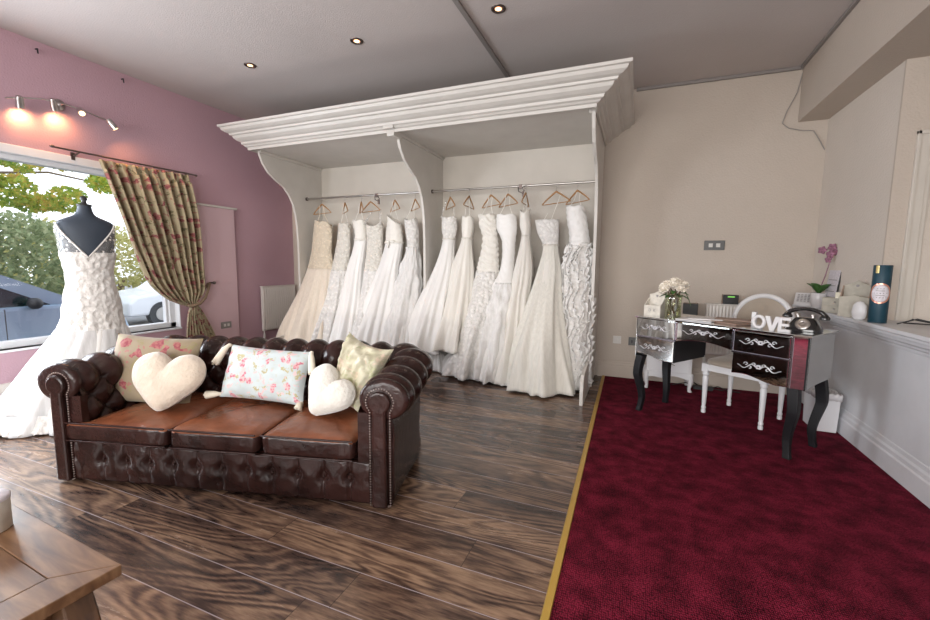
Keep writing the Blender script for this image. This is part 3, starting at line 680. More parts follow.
def disp(u, v):
    p = u/SU
    if v < VL:
        q = (VL - v)/SV
        A = math.pi*(p+q)/2*1.0; B_ = math.pi*(p-q)/2
        h = (abs(math.sin(A))*abs(math.sin(B_)))**.55
        h *= 1
    else:
        A = math.pi*p/2
        # pleats run over the roll from every button of the last row
        h = abs(math.sin(A))**.55 * 1.0
        h2 = (abs(math.sin(A))*abs(math.sin(math.pi*p/2)))**.55
        h = h2
    return h
def uphase(u): return u
buttons = []
def make_back(i0, i1, name, ends):
    rows_ = []
    for i in range(i0, i1+1):
        x, y, nx_, ny_ = path[i]
        ub = us[i]
        inback = max(0,min(1,(y-.2)/.35))
        zt = .70 + .04*inback
        P = resample(profile(zt), NV)
        ring = []
        for j, (n_, z, s) in enumerate(P):
            # profile normal
            a0, a1 = P[max(0,j-1)], P[min(NV-1,j+1)]
            tn, tz = a1[0]-a0[0], a1[1]-a0[1]; l = math.hypot(tn,tz) or 1
            on, oz = -tz/l, tn/l       # outward = towards seat / up
            fade = min(1, max(0,(P[-1][2]-s)/.10))
            e = .036*(disp(ub, s)-.55)*(.35+.65*fade)
            for row_ in range(3):
                vv = VL-row_*SV
                if abs(s-vv) < .05 and vv > .1:
                    kk = round((ub/SU-row_)/2)*2+row_; e -= .018*math.exp(-(((ub-kk*SU)**2+(s-vv)**2)/.00022))
            nn = n_ + on*e; zz = z + oz*e
            ring.append(taper((x+nx_*nn, y+ny_*nn, zz)))
        rows_.append(ring)
    return MB().grid(rows_).build(name, M['leather'], SO, smooth=True)
iL, iR = n1+4, len(path)-1-n1-4
armL = make_back(0, iL, 'arm', 0); back = make_back(iL, iR, 'backrest', 0); armR = make_back(iR, len(path)-1, 'arm', 0)
# buttons where the creases meet
def at_uv(u, v):
    import bisect
    i = min(len(us)-2, max(0, bisect.bisect(us, u)-1)); t = (u-us[i])/max(1e-9,(us[i+1]-us[i])); a, c = path[i], path[i+1]
    x, y, nx_, ny_ = [a[k]+(c[k]-a[k])*t for k in range(4)]
    zt = .70+.04*max(0,min(1,(y-.2)/.35)); P = resample(profile(zt), NV)
    j = min(NV-2, int(v/P[-1][2]*(NV-1))); n_, z, _ = P[j]; a0, a1 = P[max(0,j-1)], P[j+1]
    tn, tz = a1[0]-a0[0], a1[1]-a0[1]; l = math.hypot(tn,tz); on, oz = -tz/l, tn/l; e = -.030
    return taper((x+nx_*(n_+on*e), y+ny_*(n_+on*e), z+oz*e)), i
bt = MB().sphere((0,0,0), .009, 10, 6).build('button', M['leather'], back, smooth=True); bfirst = True
for row in range(3):
    v = VL - row*SV
    for k in range(0, nb+1):
        if (k+row) % 2: continue
        u = k*SU
        if u < .03 or u > utot-.03 or v < .12: continue
        p, i = at_uv(u, v); par = armL if i < iL else (back if i < iR else armR)
        if bfirst: o = bt; bfirst = False
        else: o = bt.copy(); col.objects.link(o)
        o.parent = par; o.location = p
# outer body panels, arm fronts, nails
def outer_panel():
    b = MB(); rows_ = []
    for i in range(0, len(path), 1):
        x, y, nx_, ny_ = path[i]; zt = .70+.04*max(0,min(1,(y-.2)/.35))
        ring = []
        for n_, z in ((.165,zt-.17),(.185,zt-.24),(.19,.40),(.185,.25),(.188,.12),(.185,.045)):
            ring.append(taper((x+nx_*n_, y+ny_*n_, z+.006*math.sin(us[i]*9))))
        rows_.append(ring)
    b.grid(rows_); return b
outer_panel().build('outer_panel', M['leather'], SO, smooth=True, solid=.012)
# plinth
b = MB(); b.box(.02,.02,.0,2.01,.06,.05)
pl = [taper((.03,.03,0)),taper((2.0,.03,0)),taper((2.0,.78,0)),taper((.03,.78,0))]
MB().prism([(p[0],p[1]) for p in pl],2,.004,.06).build('plinth', M['leather'], SO)
# arm fronts: narrow upright with round scroll head
def front_poly(cx_, hw, rt, zc, z0=.015, side=1):
    P = [(cx_-hw*.9,z0),(cx_+hw*.9,z0)]
    for k in range(21):
        t = -PI*.30 + PI*1.6*k/20
        P.append((cx_+rt*math.cos(t), zc+rt*.95*math.sin(t)))
    return P
for s, cx_ in ((-1,.070),(1,1.968)):
    # thick scroll end closing the roll
    cc = .185-.142 if s < 0 else 1.85+.142
    b = MB(); ring = []
    rows_ = []
    for r_, y_ in ((1,.012),(1.0,-.004),(.94,-.016),(.8,-.022),(.0,-.022)):
        rows_.append([(cc+.134*r_*math.cos(t), y_, .595+.111*r_*math.sin(t)) for t in [2*PI*k/40 for k in range(40)]])
    b.grid(rows_, True); b.box(cc-.143 if s>0 else .0, -.010, .02, (2.034 if s > 0 else cc+.143), .03, .52)
    fr = b.build('arm_front', M['leather'], SO, smooth=True, autos=.8)
    # facing panel, proud of the front
    fx = cc + (s*.0); fxx = .06 if s < 0 else 1.974
    P = front_poly(fxx, .046, .062, .585)
    fc = MB().prism([(p[0],p[1]) for p in P],1,-.045,-.008).build('facing', M['leather'], SO, smooth=False, bevel=.012)
    nl = MB(); Q = []
    loop = [(fxx-.056,.03)] + [(fxx-.056,.03+.50*k/3) for k in range(1,4)]
    loop = [(fxx-.054,.02),(fxx-.054,.53)] + [(fxx+.074*math.cos(t), .585+.072*math.sin(t)) for t in [PI*1.22-PI*1.44*k/24 for k in range(25)]] + [(fxx+.054,.53),(fxx+.054,.02),(fxx-.054,.02)]
    L_ = 0; acc = 0
    for a, c in zip(loop, loop[1:]):
        d = math.dist(a,c); t = acc
        while t < d:
            nl.sphere((a[0]+(c[0]-a[0])*t/d, -.022, a[1]+(c[1]-a[1])*t/d), .0048, 6, 4); t += .0145
        acc = t-d
    nl.build('nailhead_trim', M['nail'], fc, smooth=True)
# seat cushions
sx0, sx1 = .195, 1.842; sw = (sx1-sx0)/3
def cushion(x0, x1, y0, y1, z0, z1, seed):
    nxx, nyy = 26, 30; top = []; b = MB(); cx_, cy_ = (x0+x1)/2, (y0+y1)/2
    # super-ellipsoid box: rings from bottom centre to top centre
    rows_ = []
    hx, hy, hz = (x1-x0)/2, (y1-y0)/2, (z1-z0)/2
    m = 26; n = 96
    for i in range(m+1):
        ph = -PI/2 + PI*i/m
        def sp(c, e): return math.copysign(abs(c)**e, c)
        r = sp(math.cos(ph), .18); zz = sp(math.sin(ph), .35)
        ring = []
        for k in range(n):
            th = 2*PI*k/n; X = hx*r*sp(math.cos(th), .16); Y = hy*r*sp(math.sin(th), .16)
            u_, v_ = X/hx, Y/hy
            z = (z0+z1)/2 + hz*zz
            if zz > .3: z += .030*(1-u_*u_)*(1-v_*v_) + .006*nz(X*9+seed, Y*9, 1) + .004*nz(X*22+seed,Y*5,2)
            y = cy_+Y + (.008*nz(X*25+seed, z*9, 4) if Y < -hy*.9 else 0)
            ring.append((cx_+X, y, z))
        rows_.append(ring)
    b.grid(rows_, True); b.cap(rows_[0], True); b.cap(rows_[-1]); return b
for k in range(3):
    x0 = sx0 + k*sw + .003; x1 = x0 + sw - .006
    y0 = -.035 if k != 1 else -.038
    xa = x0
    yb_ = .60
    c = cushion(x0, x1, y0, yb_, .25, .372, k*5)
    if k == 0:
        # T-shaped outer cushion: runs in front of the arm a little
        c.v = [(x-(.165*max(0,(x1-x)/(x1-x0)) if y < .0 else 0)*max(0,min(1,(-y)/.03)), y, z) for x,y,z in c.v]
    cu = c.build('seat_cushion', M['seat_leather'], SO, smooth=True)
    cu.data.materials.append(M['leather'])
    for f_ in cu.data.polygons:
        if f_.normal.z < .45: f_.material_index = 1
    for zz in (.262,.366):
        MB().tube([(x0+.012-(.16 if k==0 else 0),y0+.002,zz),(x0+.1,y0-.003,zz+.002),((x0+x1)/2,y0-.004,zz+.002),(x1-.012,y0+.002,zz)],.0055,6).build('piping', M['leather'], cu, smooth=True)
# tufted front rail
rows_ = []
for j in range(29):
    z = .022 + .226*j/28; r_ = []
    for i in range(241):
        x = .115 + 1.80*i/240
        zc = (z-.135)/.11; px_ = x/.15; row0 = abs(math.sin(PI*px_))
        cr = min(abs(((px_) % 1)-.0), abs(((px_) % 1)-1))
        dimple = math.exp(-((cr*.15)**2+((z-.150)**2))/.0009)
        pleat = math.exp(-(cr*.15/.010)**2)
        e = .022*(1-zc*zc*.55)*(.55+.45*row0**.5) - .026*dimple - .007*pleat + .004*nz(x*14,z*22,3)
        r_.append((x, -.0 - e, z))
    rows_.append(r_)
fr = MB().grid(rows_).build('front_rail', M['leather'], SO, smooth=True, solid=.006)
MB().box(.10,.0,.02,1.93,.03,.25).build('rail_backing', M['leather'], SO)
k0 = None
for k in range(1,13):
    if .13 < .15*k < 1.9:
        if k0 is None: k0 = MB().sphere((0,0,0), (.008,.006,.008), 10, 6).build('button', M['leather'], fr, smooth=True); o = k0
        else: o = k0.copy(); col.objects.link(o); o.parent = fr
        o.location = (.15*k, -.004, .150)
# seat deck
MB().box(.19,.02,.22,1.845,.60,.252).build('seat_deck', M['leather'], SO)

# ------------------------------------------------------------------ cushions on the sofa
def S2W(x, y, z):
    c, s = math.cos(S_ANG), math.sin(S_ANG); return (-3.11+x*c-y*s, 1.304+x*s+y*c, z)
def pillow_mesh(w, h, t, n=30, pin=.10, seed=0, wr=.006, fn=None):
    b = MB(); uvs = []
    for side in (1,-1):
        base = len(b.v); vs = []; fs = []
        for j in range(n+1):
            for i in range(n+1):
                u, v = 2*i/n-1, 2*j/n-1
                k = 1 - pin*(1-(abs(u)**2.2)) * (abs(v)**3); l = 1 - pin*(1-abs(v)**2.2)*(abs(u)**3)
                x = w/2*u*l; z = h/2*v*k
                th = t/2*((1-u**4)*(1-v**4))**.55
                wn_ = wr*(noise.noise(Vector((u*3+seed,v*3,seed)))+.6*noise.noise(Vector((u*8+seed,v*6,seed+4))))*min(1,th/(t*.1)+.2)
                vs.append((x, side*-th - wn_*1.3, z + wn_*.3)); uvs.append((u*w*1.0+seed, v*h*1.0))
        for j in range(n):
            for i in range(n): fs.append((j*(n+1)+i, j*(n+1)+i+1, (j+1)*(n+1)+i+1, (j+1)*(n+1)+i))
        b.add(vs, fs)
    if fn: b.v = [fn(p) for p in b.v]
    b.uv = uvs; return b
def place(o, x, y, z, rx=0, ry=0, rz=0):
    o.location = S2W(x,y,z); o.rotation_euler = (math.radians(rx), math.radians(ry), math.radians(rz)+S_ANG)
G = 'scatter cushions on the leather sofa'
# beige floral square (leaning back)
o = pillow_mesh(.58,.45,.15,seed=.4,pin=.07).build('scatter_cushion',M['beige_floral'],smooth=True)
place(o,.305,.36,.59,-18,3,6); tag(o,'beige scatter cushion with dark red flowers leaning in the left sofa corner','cushion',G)
o = pillow_mesh(.59,.345,.15,seed=2.3,pin=.06).build('scatter_cushion',M['blue_floral'],smooth=True)
place(o,1.06,.425,.575,-20,2.5,-2); tag(o,'pale blue oblong cushion with pink roses and corner tassels','cushion',G); blue = o
for (tx,tz,dx_,dz_,fl) in ((-.30,.165,-.05,-.13,0),(.29,.165,.045,-.13,0),(-.285,-.155,-.075,-.015,1),(.285,-.155,.0,-.035,1)):
    b = MB(); b.sphere((tx,-.01,tz),.013,8,6)
    b.tube([(tx,-.015,tz),(tx+dx_*.3,-.03,tz+dz_*.25),(tx+dx_,-.04,tz+dz_)],[.010,.020,.026],8)
    for q in range(7): b.tube([(tx+dx_*.3,-.03,tz+dz_*.25),(tx+dx_+.014*math.sin(q*2.1),-.04+.014*math.cos(q*2.1),tz+dz_*1.08)],[.006,.007],5)
    b.build('tassel',M['tassel'],blue,smooth=True)
def heart_mesh(w, h, t, seed=0):
    b = MB(); n = 84; m = 14; P = []
    cs = []
    for sx_ in (-1,1):
        for q in range(9):
            u = q/8; cs.append((sx_*w*.235*(1-u**1.3), h*(.20-.50*u), w*(.265-.125*u)))
    for k in range(n):
        a = 2*PI*k/n+PI/2; dx_, dz_ = math.cos(a), math.sin(a); best = 0
        for cx_, cz_, r_ in cs:
            t_ = cx_*dx_+cz_*dz_; dd = r_*r_-(cx_*cx_+cz_*cz_-t_*t_)
            if dd > 0: best = max(best, t_+math.sqrt(dd))
        P.append((best*dx_, best*dz_))
    for side in (1,-1):
        rows_ = []
        for i in range(m+1):
            s = i/m; r = []
            for x, z in P:
                cz = .04*h
                th = t/2*math.sqrt(max(0,1-s**3.2)) * (1 - .30*math.exp(-(x*s/(.12*w))**2)*max(0,(z*s)/h*2.2))
                X = x*s; Z = cz+(z-cz)*s
                X += .006*nz(X*12,Z*12,seed); th += .006*nz(X*16+seed,Z*16,seed+2)*(1-s)
                r.append((X, -side*th, Z))
            rows_.append(r)
        b.grid(rows_, True)
    return b
o = heart_mesh(.445,.35,.16,1).build('heart_cushion',M['heart'],smooth=True)
place(o,.545,.20,.555,-24,4,6); tag(o,'cream plush heart cushion in front of the beige flowered one','cushion',G)
o = heart_mesh(.33,.315,.15,5).build('heart_cushion',M['heart_w'],smooth=True)
place(o,1.565,.235,.525,-20,30,-20); tag(o,'small white plush heart cushion tilted beside the right sofa arm','cushion',G)
o = pillow_mesh(.33,.45,.16,seed=5,pin=.16,wr=.03).build('scatter_cushion',M['cream_floral'],smooth=True)
place(o,1.705,.36,.62,-16,16,-12); tag(o,'crumpled cream satin cushion stuffed into the right sofa corner','cushion',G)

# ------------------------------------------------------------------ mannequin and its gown by the window
MX, MY = -4.15, 2.04
MA = math.atan2(MX, -MY)  # unused helper angle
vd = Vector((-MX,-MY,0)).normalized()           # towards the room / camera: her back
lat = Vector((-vd.y, vd.x, 0))
face = math.atan2(vd.y, vd.x)
def mring(rows_, z, th, xy=None):
    w, d, ox, oy = interp(rows_, z)
    p = Vector((MX+ox, MY+oy, z)) + lat*(w/2*math.cos(th)) + vd*(d/2*math.sin(th)); return p
TR = [(1.735,.085,.09,0,0),(1.69,.10,.10,0,0),(1.655,.14,.12,0,0),(1.63,.24,.14,0,0),(1.60,.34,.17,0,0),(1.55,.36,.20,0,0),(1.45,.34,.23,0,0),(1.33,.32,.23,0,0),(1.2,.27,.19,0,0),(1.1,.28,.2,0,0),(.97,.33,.24,0,0),(.85,.35,.25,0,0),(.80,.2,.15,0,0)]
MN = thing('mannequin','dark blue headless dressmaker mannequin wearing the gown by the window','mannequin',(MX,MY,0))
def loc_(b): b.v = [(x-MX,y-MY,z) for x,y,z in b.v]; return b
b = MB(); R = [[tuple(mring(TR, 1.735-.93*i/60, 2*PI*k/48)) for k in range(48)] for i in range(61)]
b.grid(R, True); b.cap(R[0]); b.cap(R[-1], True); loc_(b).build('torso', M['torso'], MN, smooth=True)
MB().lathe([(.048,1.733),(.048,1.745),(.02,1.75),(.014,1.77),(.024,1.785),(.02,1.805),(.006,1.812)],n=16).build('neck_cap', M['matt_black'], MN, smooth=True)
MB().lathe([(.015,.03),(.015,.85)],n=12).build('pole', M['dark_metal'], MN, smooth=True)
MB().lathe([(.16,.0),(.16,.012),(.03,.03),(.02,.05)],n=24).build('base', M['dark_metal'], MN, smooth=True)
DG = [(1.62,.25,.16,0,0),(1.60,.36,.185,0,0),(1.55,.38,.215,0,0),(1.45,.36,.25,0,0),(1.33,.34,.25,0,0),(1.2,.30,.215,0,0),(1.1,.305,.22,0,0),(.97,.36,.27,0,0),(.85,.385,.29,-.005,0),(.72,.45,.36,-.02,-.01),(.5,.60,.50,-.07,-.04),(.25,.78,.68,-.12,-.07),(.02,.95,.82,-.17,-.10)]
WD = thing('wedding_dress','white lace fishtail gown with low V back worn by the mannequin at the window','dress',(MX,MY,0))
def strapline(th):
    d = abs(((th-PI/2+PI) % (2*PI))-PI)      # 0 at the middle of her back
    if d < 1.2: return 1.32 + .27*(d/1.2)
    return 1.59 - .03*math.sin(min(1,(d-1.2)/.4)*PI) if d < 1.6 else 1.56 - .10*min(1,(d-1.6)/.8)
def gownring(i0z, n, m, zb, topf, j, amp0, amp1, rough=0):
    b = MB(); R = []
    for i in range(m+1):
        t = i/m; r = []
        for k in range(n):
            th = 2*PI*k/n; zt = topf(th); z = zt+(zb-zt)*t
            p = mring(DG, z, th); q = mring(DG, z, 0); ctr = (mring(DG,z,0)+mring(DG,z,PI))/2
            f = amp0+(amp1-amp0)*max(0,(1.0-z))**1.3
            mlt = 1+f*(math.sin(11*th+j+1.2*math.sin(3*th))*.7+.4*math.sin(23*th+j*2))
            if rough: mlt += rough*noise.noise(Vector((math.cos(th)*6,math.sin(th)*6,z*16)))
            if z < .12: z -= 0
            q2 = ctr+(p-ctr)*mlt; r.append((q2.x-MX,q2.y-MY,max(.008,q2.z)))
        R.append(r)
    b.grid(R, True); return b
lacetop = lambda th: min(1.36, strapline(th))
gownring(0,128,60,.66,lacetop,0,0,.0,.05).build('bodice',M['lace_white'],WD,smooth=True,solid=.004)
b = MB(); R = []
for i in range(15):
    t = i/14; r = []
    for k in range(96):
        th = 2*PI*k/96; a = strapline(th); z = a + (min(a,1.345)-a)*t
        p = mring(DG, z, th); r.append((p.x-MX,p.y-MY,z))
    R.append(r)
MB().grid(R, True).build('lace_shoulders',M['lace_sheer'],WD,smooth=True,solid=.003)
ed = [tuple(mring(DG, strapline(PI/2+a), PI/2+a)) for a in [-1.2+2.4*k/40 for k in range(41)]]
loc_(MB().tube(ed,.006,6)).build('neckline_trim',M['lace_white'],WD,smooth=True)
gownring(0,128,50,.012,lambda th: .74,1,.01,.12).build('skirt',M['satin_white'],WD,smooth=True,solid=.004)
DG = [(z,w*(1+.09*max(0,min(1,(.85-z)/.3))),d*(1+.09*max(0,min(1,(.85-z)/.3))),ox,oy) for z,w,d,ox,oy in DG]
gownring(0,128,50,.01,lambda th: .74,2.4,.02,.15).build('tulle_overskirt',M['tulle_sheer'],WD,smooth=True)
# lace hem frill
b = MB(); rows_ = []
for i in range(7):
    t = i/6; r = []
    for k in range(240):
        th = 2*PI*k/240; p = mring(DG, .12*(1-t)+.01, th); c_ = Vector((MX-.17,MY-.1,0)); m_ = 1+.03*t+.035*t*math.sin(33*th)+.015*t*math.sin(71*th)
        q = c_+(p-c_)*m_; r.append((q.x-MX,q.y-MY,.13*(1-t)**1.5+.012+.015*math.sin(33*th)**2*t))
    rows_.append(r)
b.grid(rows_, True).build('hem_frill',M['lace_white'],WD,smooth=True,solid=.003)

# ------------------------------------------------------------------ curtain, rod, spotlight bar, radiators
LB = [(2.27,2.555),(2.0,2.63),(1.633,2.743),(1.3,2.84),(1.038,2.944),(.88,3.10),(.80,3.25),(.755,3.37),(.70,3.345),(.43,3.303),(.10,3.27)]
RB = [(2.30,3.45),(1.85,3.535),(1.55,3.555),(1.2,3.565),(.95,3.56),(.85,3.50),(.785,3.45),(.72,3.50),(.40,3.66),(.10,3.74)]
b = MB(); nU, nV = 220, 110; rows_ = []; uvs = []
for j in range(nV+1):
    t = j/nV; r = []
    for i in range(nU+1):
        u = i/nU; z = 2.275+(2.295-2.275)*u + (.10-2.28)*t
        # left edge swoops down into the tie
        yl = interp(LB, z)[0]; yr = interp(RB, z)[0]
        y = yl + (yr-yl)*u
        w = yr-yl; f = .012+.030*min(1,max(.25,(w-.1)/.8))
        x = -4.895 + f*math.sin(u*2*PI*9.5+.5*math.sin(t*9)+.8*math.sin(u*7)) + .35*f*math.sin(u*2*PI*21+2*t)
        if t < .04: x = -4.895 + (x+4.895)*.5
        r.append((x,y,z)); uvs.append((u*1.15, t*2.2))
    rows_.append(r)
b.grid(rows_); b.uv = uvs
CU = thing('curtain','floral cream and red curtain tied back to the right of the window','curtain',(0,0,0))
b.build('curtain_panel',M['curtain'],CU,smooth=True,solid=.004)
b = MB().tube([(-4.93,3.66,1.03),(-4.88,3.60,.96),(-4.83,3.52,.86),(-4.815,3.44,.80),(-4.83,3.37,.775),(-4.88,3.33,.78),(-4.94,3.40,.80),(-4.96,3.55,.90),(-4.95,3.66,1.03)],.017,8)
b.build('tieback',M['bark'],CU,smooth=True)
MB().tube([(-4.95,3.675,1.035),(-4.88,3.68,1.035)],.010,8).sphere((-4.875,3.68,1.035),.02).build('tieback_hook',M['dark_metal'],CU,smooth=True)
CR = thing('curtain_rod','thin dark metal curtain rod fixed above the window','curtain rod',(0,0,0))
MB().tube([(-4.89,2.215,2.305),(-4.89,3.52,2.311)],.0085,10).build('rod',M['dark_metal'],CR,smooth=True)
for y in (2.205,3.53): MB().sphere((-4.89,y,2.308),(.013,.02,.013)).build('finial',M['dark_metal'],CR,smooth=True)
for y in (2.40,3.42): MB().tube([(-5.0,y,2.27),(-4.89,y,2.30)],.008,8).box(-5.0,y-.015,2.24,-4.99,y+.015,2.31).build('bracket',M['dark_metal'],CR)

SL = thing('spotlight_bar','brushed metal bar of four spotlights on the pink wall above the window','ceiling light',(0,0,0))
bar = [(-4.90,1.93,2.625),(-4.90,2.03,2.66),(-4.905,2.17,2.70),(-4.91,2.30,2.712),(-4.905,2.43,2.705),(-4.90,2.55,2.685),(-4.89,2.70,2.655)]
MB().tube(bar,.006,8).build('bar',M['metal'],SL,smooth=True)
MB().lathe([(.05,0),(.05,.012),(.042,.02),(.012,.026),(.008,.085)],n=20).xf(Matrix.Translation((-5.0,2.325,2.715)) @ Matrix.Rotation(PI/2,4,'Y')).build('wall_plate',M['metal'],SL,smooth=True)
spotdirs = [((-4.88,2.01,2.645),(-.55,.25,-.80)),((-4.88,2.235,2.700),(-.45,.35,-.85)),((-4.87,2.43,2.69),(.75,-.25,-.6)),((-4.87,2.66,2.655),(.2,.45,-.7))]
for c_, d_ in spotdirs:
    c_ = Vector(c_); d_ = Vector(d_).normalized(); e_ = c_+d_*.075
    h_ = MB().tube([c_-d_*.02,c_,e_-d_*.002,e_],[.020,.026,.029,.029],14).build('spot_head',M['metal'],SL,smooth=True,autos=.6)
    MB().tube([e_,e_+d_*.003],.023,14).build('bulb',M['lamp_on'],h_)
    MB().tube([c_,(c_.x-.02,c_.y,c_.z+.02)],.008,6).build('joint',M['dark_metal'],h_)
    L_ = bpy.data.lights.new('spot_bulb_light','SPOT'); L_.energy = 7.5; L_.color = (1,.46,.18); L_.spot_size = 2.6; L_.spot_blend = 1.0; L_.shadow_soft_size = .02
    lo = bpy.data.objects.new('spot_bulb_light', L_); col.objects.link(lo); lo.location = e_+d_*.012; lo.rotation_euler = d_.to_track_quat('-Z','Y').to_euler(); lo.parent = h_

def radiator(name, label, n, w, h, d, loc, rz):
    R_ = thing(name, label, 'radiator', loc, rz)
    b = MB(); rows_ = []
    N_ = n*8
    for z in (0,.02,.05,h-.05,h-.02,h):
        r = []
        for i in range(N_+1):
            x = w*i/N_; g = .012*(.5-.5*math.cos(2*PI*i/8)) if .03 < z < h-.03 else 0
            r.append((x, -d+.012-g*(1), z))
        rows_.append(r)
    b.grid(rows_).build('front_panel', M['radiator'], R_, smooth=True, solid=.003)
    MB().box(0,-d+.012,0,w,-.03,h-.002).build('core', M['radiator'], R_, bevel=.004)
    b = MB().box(-.004,-d+.004,h-.006,w+.004,-.02,h+.006); 
    b.build('top_grille', M['radiator'], R_, bevel=.003)
    b = MB()
    for x in (.02,w-.02): b.tube([(x,-.05,.03),(x,-.05,-.12)],.008,8).tube([(x,-.05,-.04),(x,-.05,-.10)],.016,10)
    b.build('valve', M['switch_w'], R_, smooth=True)
    return R_
radiator('radiator','cream panel radiator on the pink wall left of the dress wardrobe',16,.63,.64,.075,(XL,4.456,.31),PI/2)
radiator('radiator','cream ridged radiator on the back wall behind the dressing table chair',18,.56,.54,.09,(.70,YB,.37),0)

# sockets and switches
def plate(name, label, cat, x, y, z, w, h, m1, m2, n, wall):
    P = thing(name, label, cat, (x,y,z), 0 if wall=='b' else PI/2)
    MB().box(-w/2,-.012,-h/2,w/2,0,h/2).build('face_plate', m1, P, bevel=.003)
    for k in range(n):
        cx_ = (k-(n-1)/2)*w*.36
        MB().box(cx_-w*.10,-.018,-h*.2,cx_+w*.10,-.011,h*.2).build('rocker', m2, P, bevel=.002)
plate('light_switch','dark grey double light switch on the cream back wall','switch',.743,YB,1.525,.19,.10,M['grey_plate'],M['switch_w'],2,'b')
plate('wall_socket','white wall socket low beside the wardrobe end panel','socket',-.172,YB,.445,.088,.088,M['switch_w'],M['switch_w'],1,'b')
plate('wall_socket','grey metal socket left of the dressing table','socket',-.01,YB,.44,.075,.095,M['grey_plate'],M['matt_black'],1,'b')
plate('wall_socket','grey double socket under the white ledge on the pink wall','socket',XL+.05,3.87,.475,.145,.085,M['conduit'],M['switch_w'],2,'l')
bk = MB().tube([(XL,2.2,3.14),(XL+.03,2.2,3.14),(XL+.035,2.2,3.10)],.006,6)
tag(bk.build('wall_hook',M['matt_black'],smooth=True),'tiny black hook high on the pink wall near the left edge','hook')
bk = MB().tube([(XL,2.87,3.15),(XL+.03,2.87,3.15),(XL+.035,2.87,3.11)],.006,6)
tag(bk.build('wall_hook',M['matt_black'],smooth=True),'tiny black hook high on the pink wall above the curtain rod','hook')

# downlights
for i,(x,y,lab) in enumerate([(-1.063,3.22,'nearest the grey ceiling conduit'),(-2.346,3.22,'the middle one of three'),(-3.602,3.22,'furthest left over the gowns'),(-3.6,.9,None),(-2.3,.9,None),(-1.0,.9,None),(.3,.9,None),(.25,3.22,None)]):
    if lab:
        Dn = thing('downlight','small round recessed downlight in the ceiling, '+lab,'ceiling light',(x,y,H-.001),0,'recessed ceiling downlights')
        b = MB(); R = [[(r*math.cos(2*PI*k/28), r*math.sin(2*PI*k/28), z) for k in range(28)] for r,z in ((.056,0),(.054,-.006),(.040,-.007),(.034,-.001),(.034,.0))]
        b.grid(R, True).build('bezel',M['dark_metal'],Dn,smooth=True)
        MB().lathe([(.024,-.004),(.024,-.002)],n=20).build('bulb',M['lamp_on'],Dn)
        MB().lathe([(.034,-.0015),(.034,-.0008)],n=20).build('reflector',M['rosegold'],Dn)
    L_ = bpy.data.lights.new('downlight_lamp','SPOT'); L_.energy = 10; L_.color = (1,.80,.6); L_.spot_size = 1.5; L_.spot_blend = .7; L_.shadow_soft_size = .03
    lo = bpy.data.objects.new('downlight_lamp', L_); col.objects.link(lo); lo.location = (x,y,H-.03)

# ------------------------------------------------------------------ dressing table
DA = math.atan2(-.574,.819)
DT = thing('dressing_table','mirrored dressing table with black legs and silver scroll drawer fronts','dressing table',(.045,3.991,0),DA)
W_, Dp = 1.185, .475
def curvy(x0, x1, y0, z0, z1, bow=.0, n=14, drop=0, arch=None):
    """front slab with a wavy lower edge"""
    P = []
    for i in range(n+1):
        t = i/n; x = x0+(x1-x0)*t
        P.append((x, z0 + (arch(t) if arch else 0)))
    return P + [(x1,z1),(x0,z1)]
# pedestals (boxes with curved lower edge)
for x0, x1, sgn in ((-.015,.335,0),(.775,1.135,1)):
    ar = (lambda t: .030*math.cos(PI*(t+.0))**2*(1-t)+.004) if sgn == 0 else (lambda t: .030*t**2*0+.028*(1-t)**.5*0+.03*(1-t)*(1-.4*math.sin(PI*t)))
    ar = (lambda t, s=sgn: .022*(1-t)+.012*math.sin(2*PI*t)) if sgn == 1 else (lambda t: .022*(1-t)**1.0+.010*math.sin(2*PI*t)-.0)
    MB().prism(curvy(x0,x1,0,.505,.85,arch=ar),1,.006,Dp-.0).build('pedestal', M['black_wood'] if sgn == 0 else M['mirror'], DT, bevel=.002)
    for z0, z1, lowr in ((.694,.845,False),(.510,.686,True)):
        P = curvy(x0+.006,x1-.006,0,z0,z1,arch=(ar if lowr else None))
        dr = MB().prism(P,1,-.010,.006).build('drawer', M['mirror'], DT, bevel=.004)
        # silver scroll ornament
        cx_ = (x0+x1)/2; cz = (z0+z1)/2+.008; b = MB()
        for s in (-1,1):
            pts = [(cx_+s*(.02+.115*t), -.013, cz+.016*math.sin(t*7.5)*(1-.3*t)-.012*t) for t in [k/16 for k in range(17)]]
            b.tube(pts,[.0042*(1-.6*k/16) for k in range(17)],6)
            for (q,zq) in ((.03,.012),(.055,-.012),(.08,.010)):
                sp_ = [(cx_+s*(q+.014*math.cos(a)*(1-a/8)), -.013, cz+zq+.014*math.sin(a)*(1-a/8)) for a in [.5*k for k in range(12)]]
                b.tube(sp_,.0028,5)
        for k in range(6): b.sphere((cx_+.014*math.cos(k*PI/3),-.014,cz+.010*math.sin(k*PI/3)),(.009,.004,.007),8,5)
        b.build('scroll_ornament', M['ornament'], dr, smooth=True)
MB().box(-.016,-.016,.684,.336,.004,.695).build('mirror_strip', M['mirror_edge'], DT)
MB().box(.774,-.016,.684,1.136,.004,.695).build('mirror_strip', M['mirror_edge'], DT)
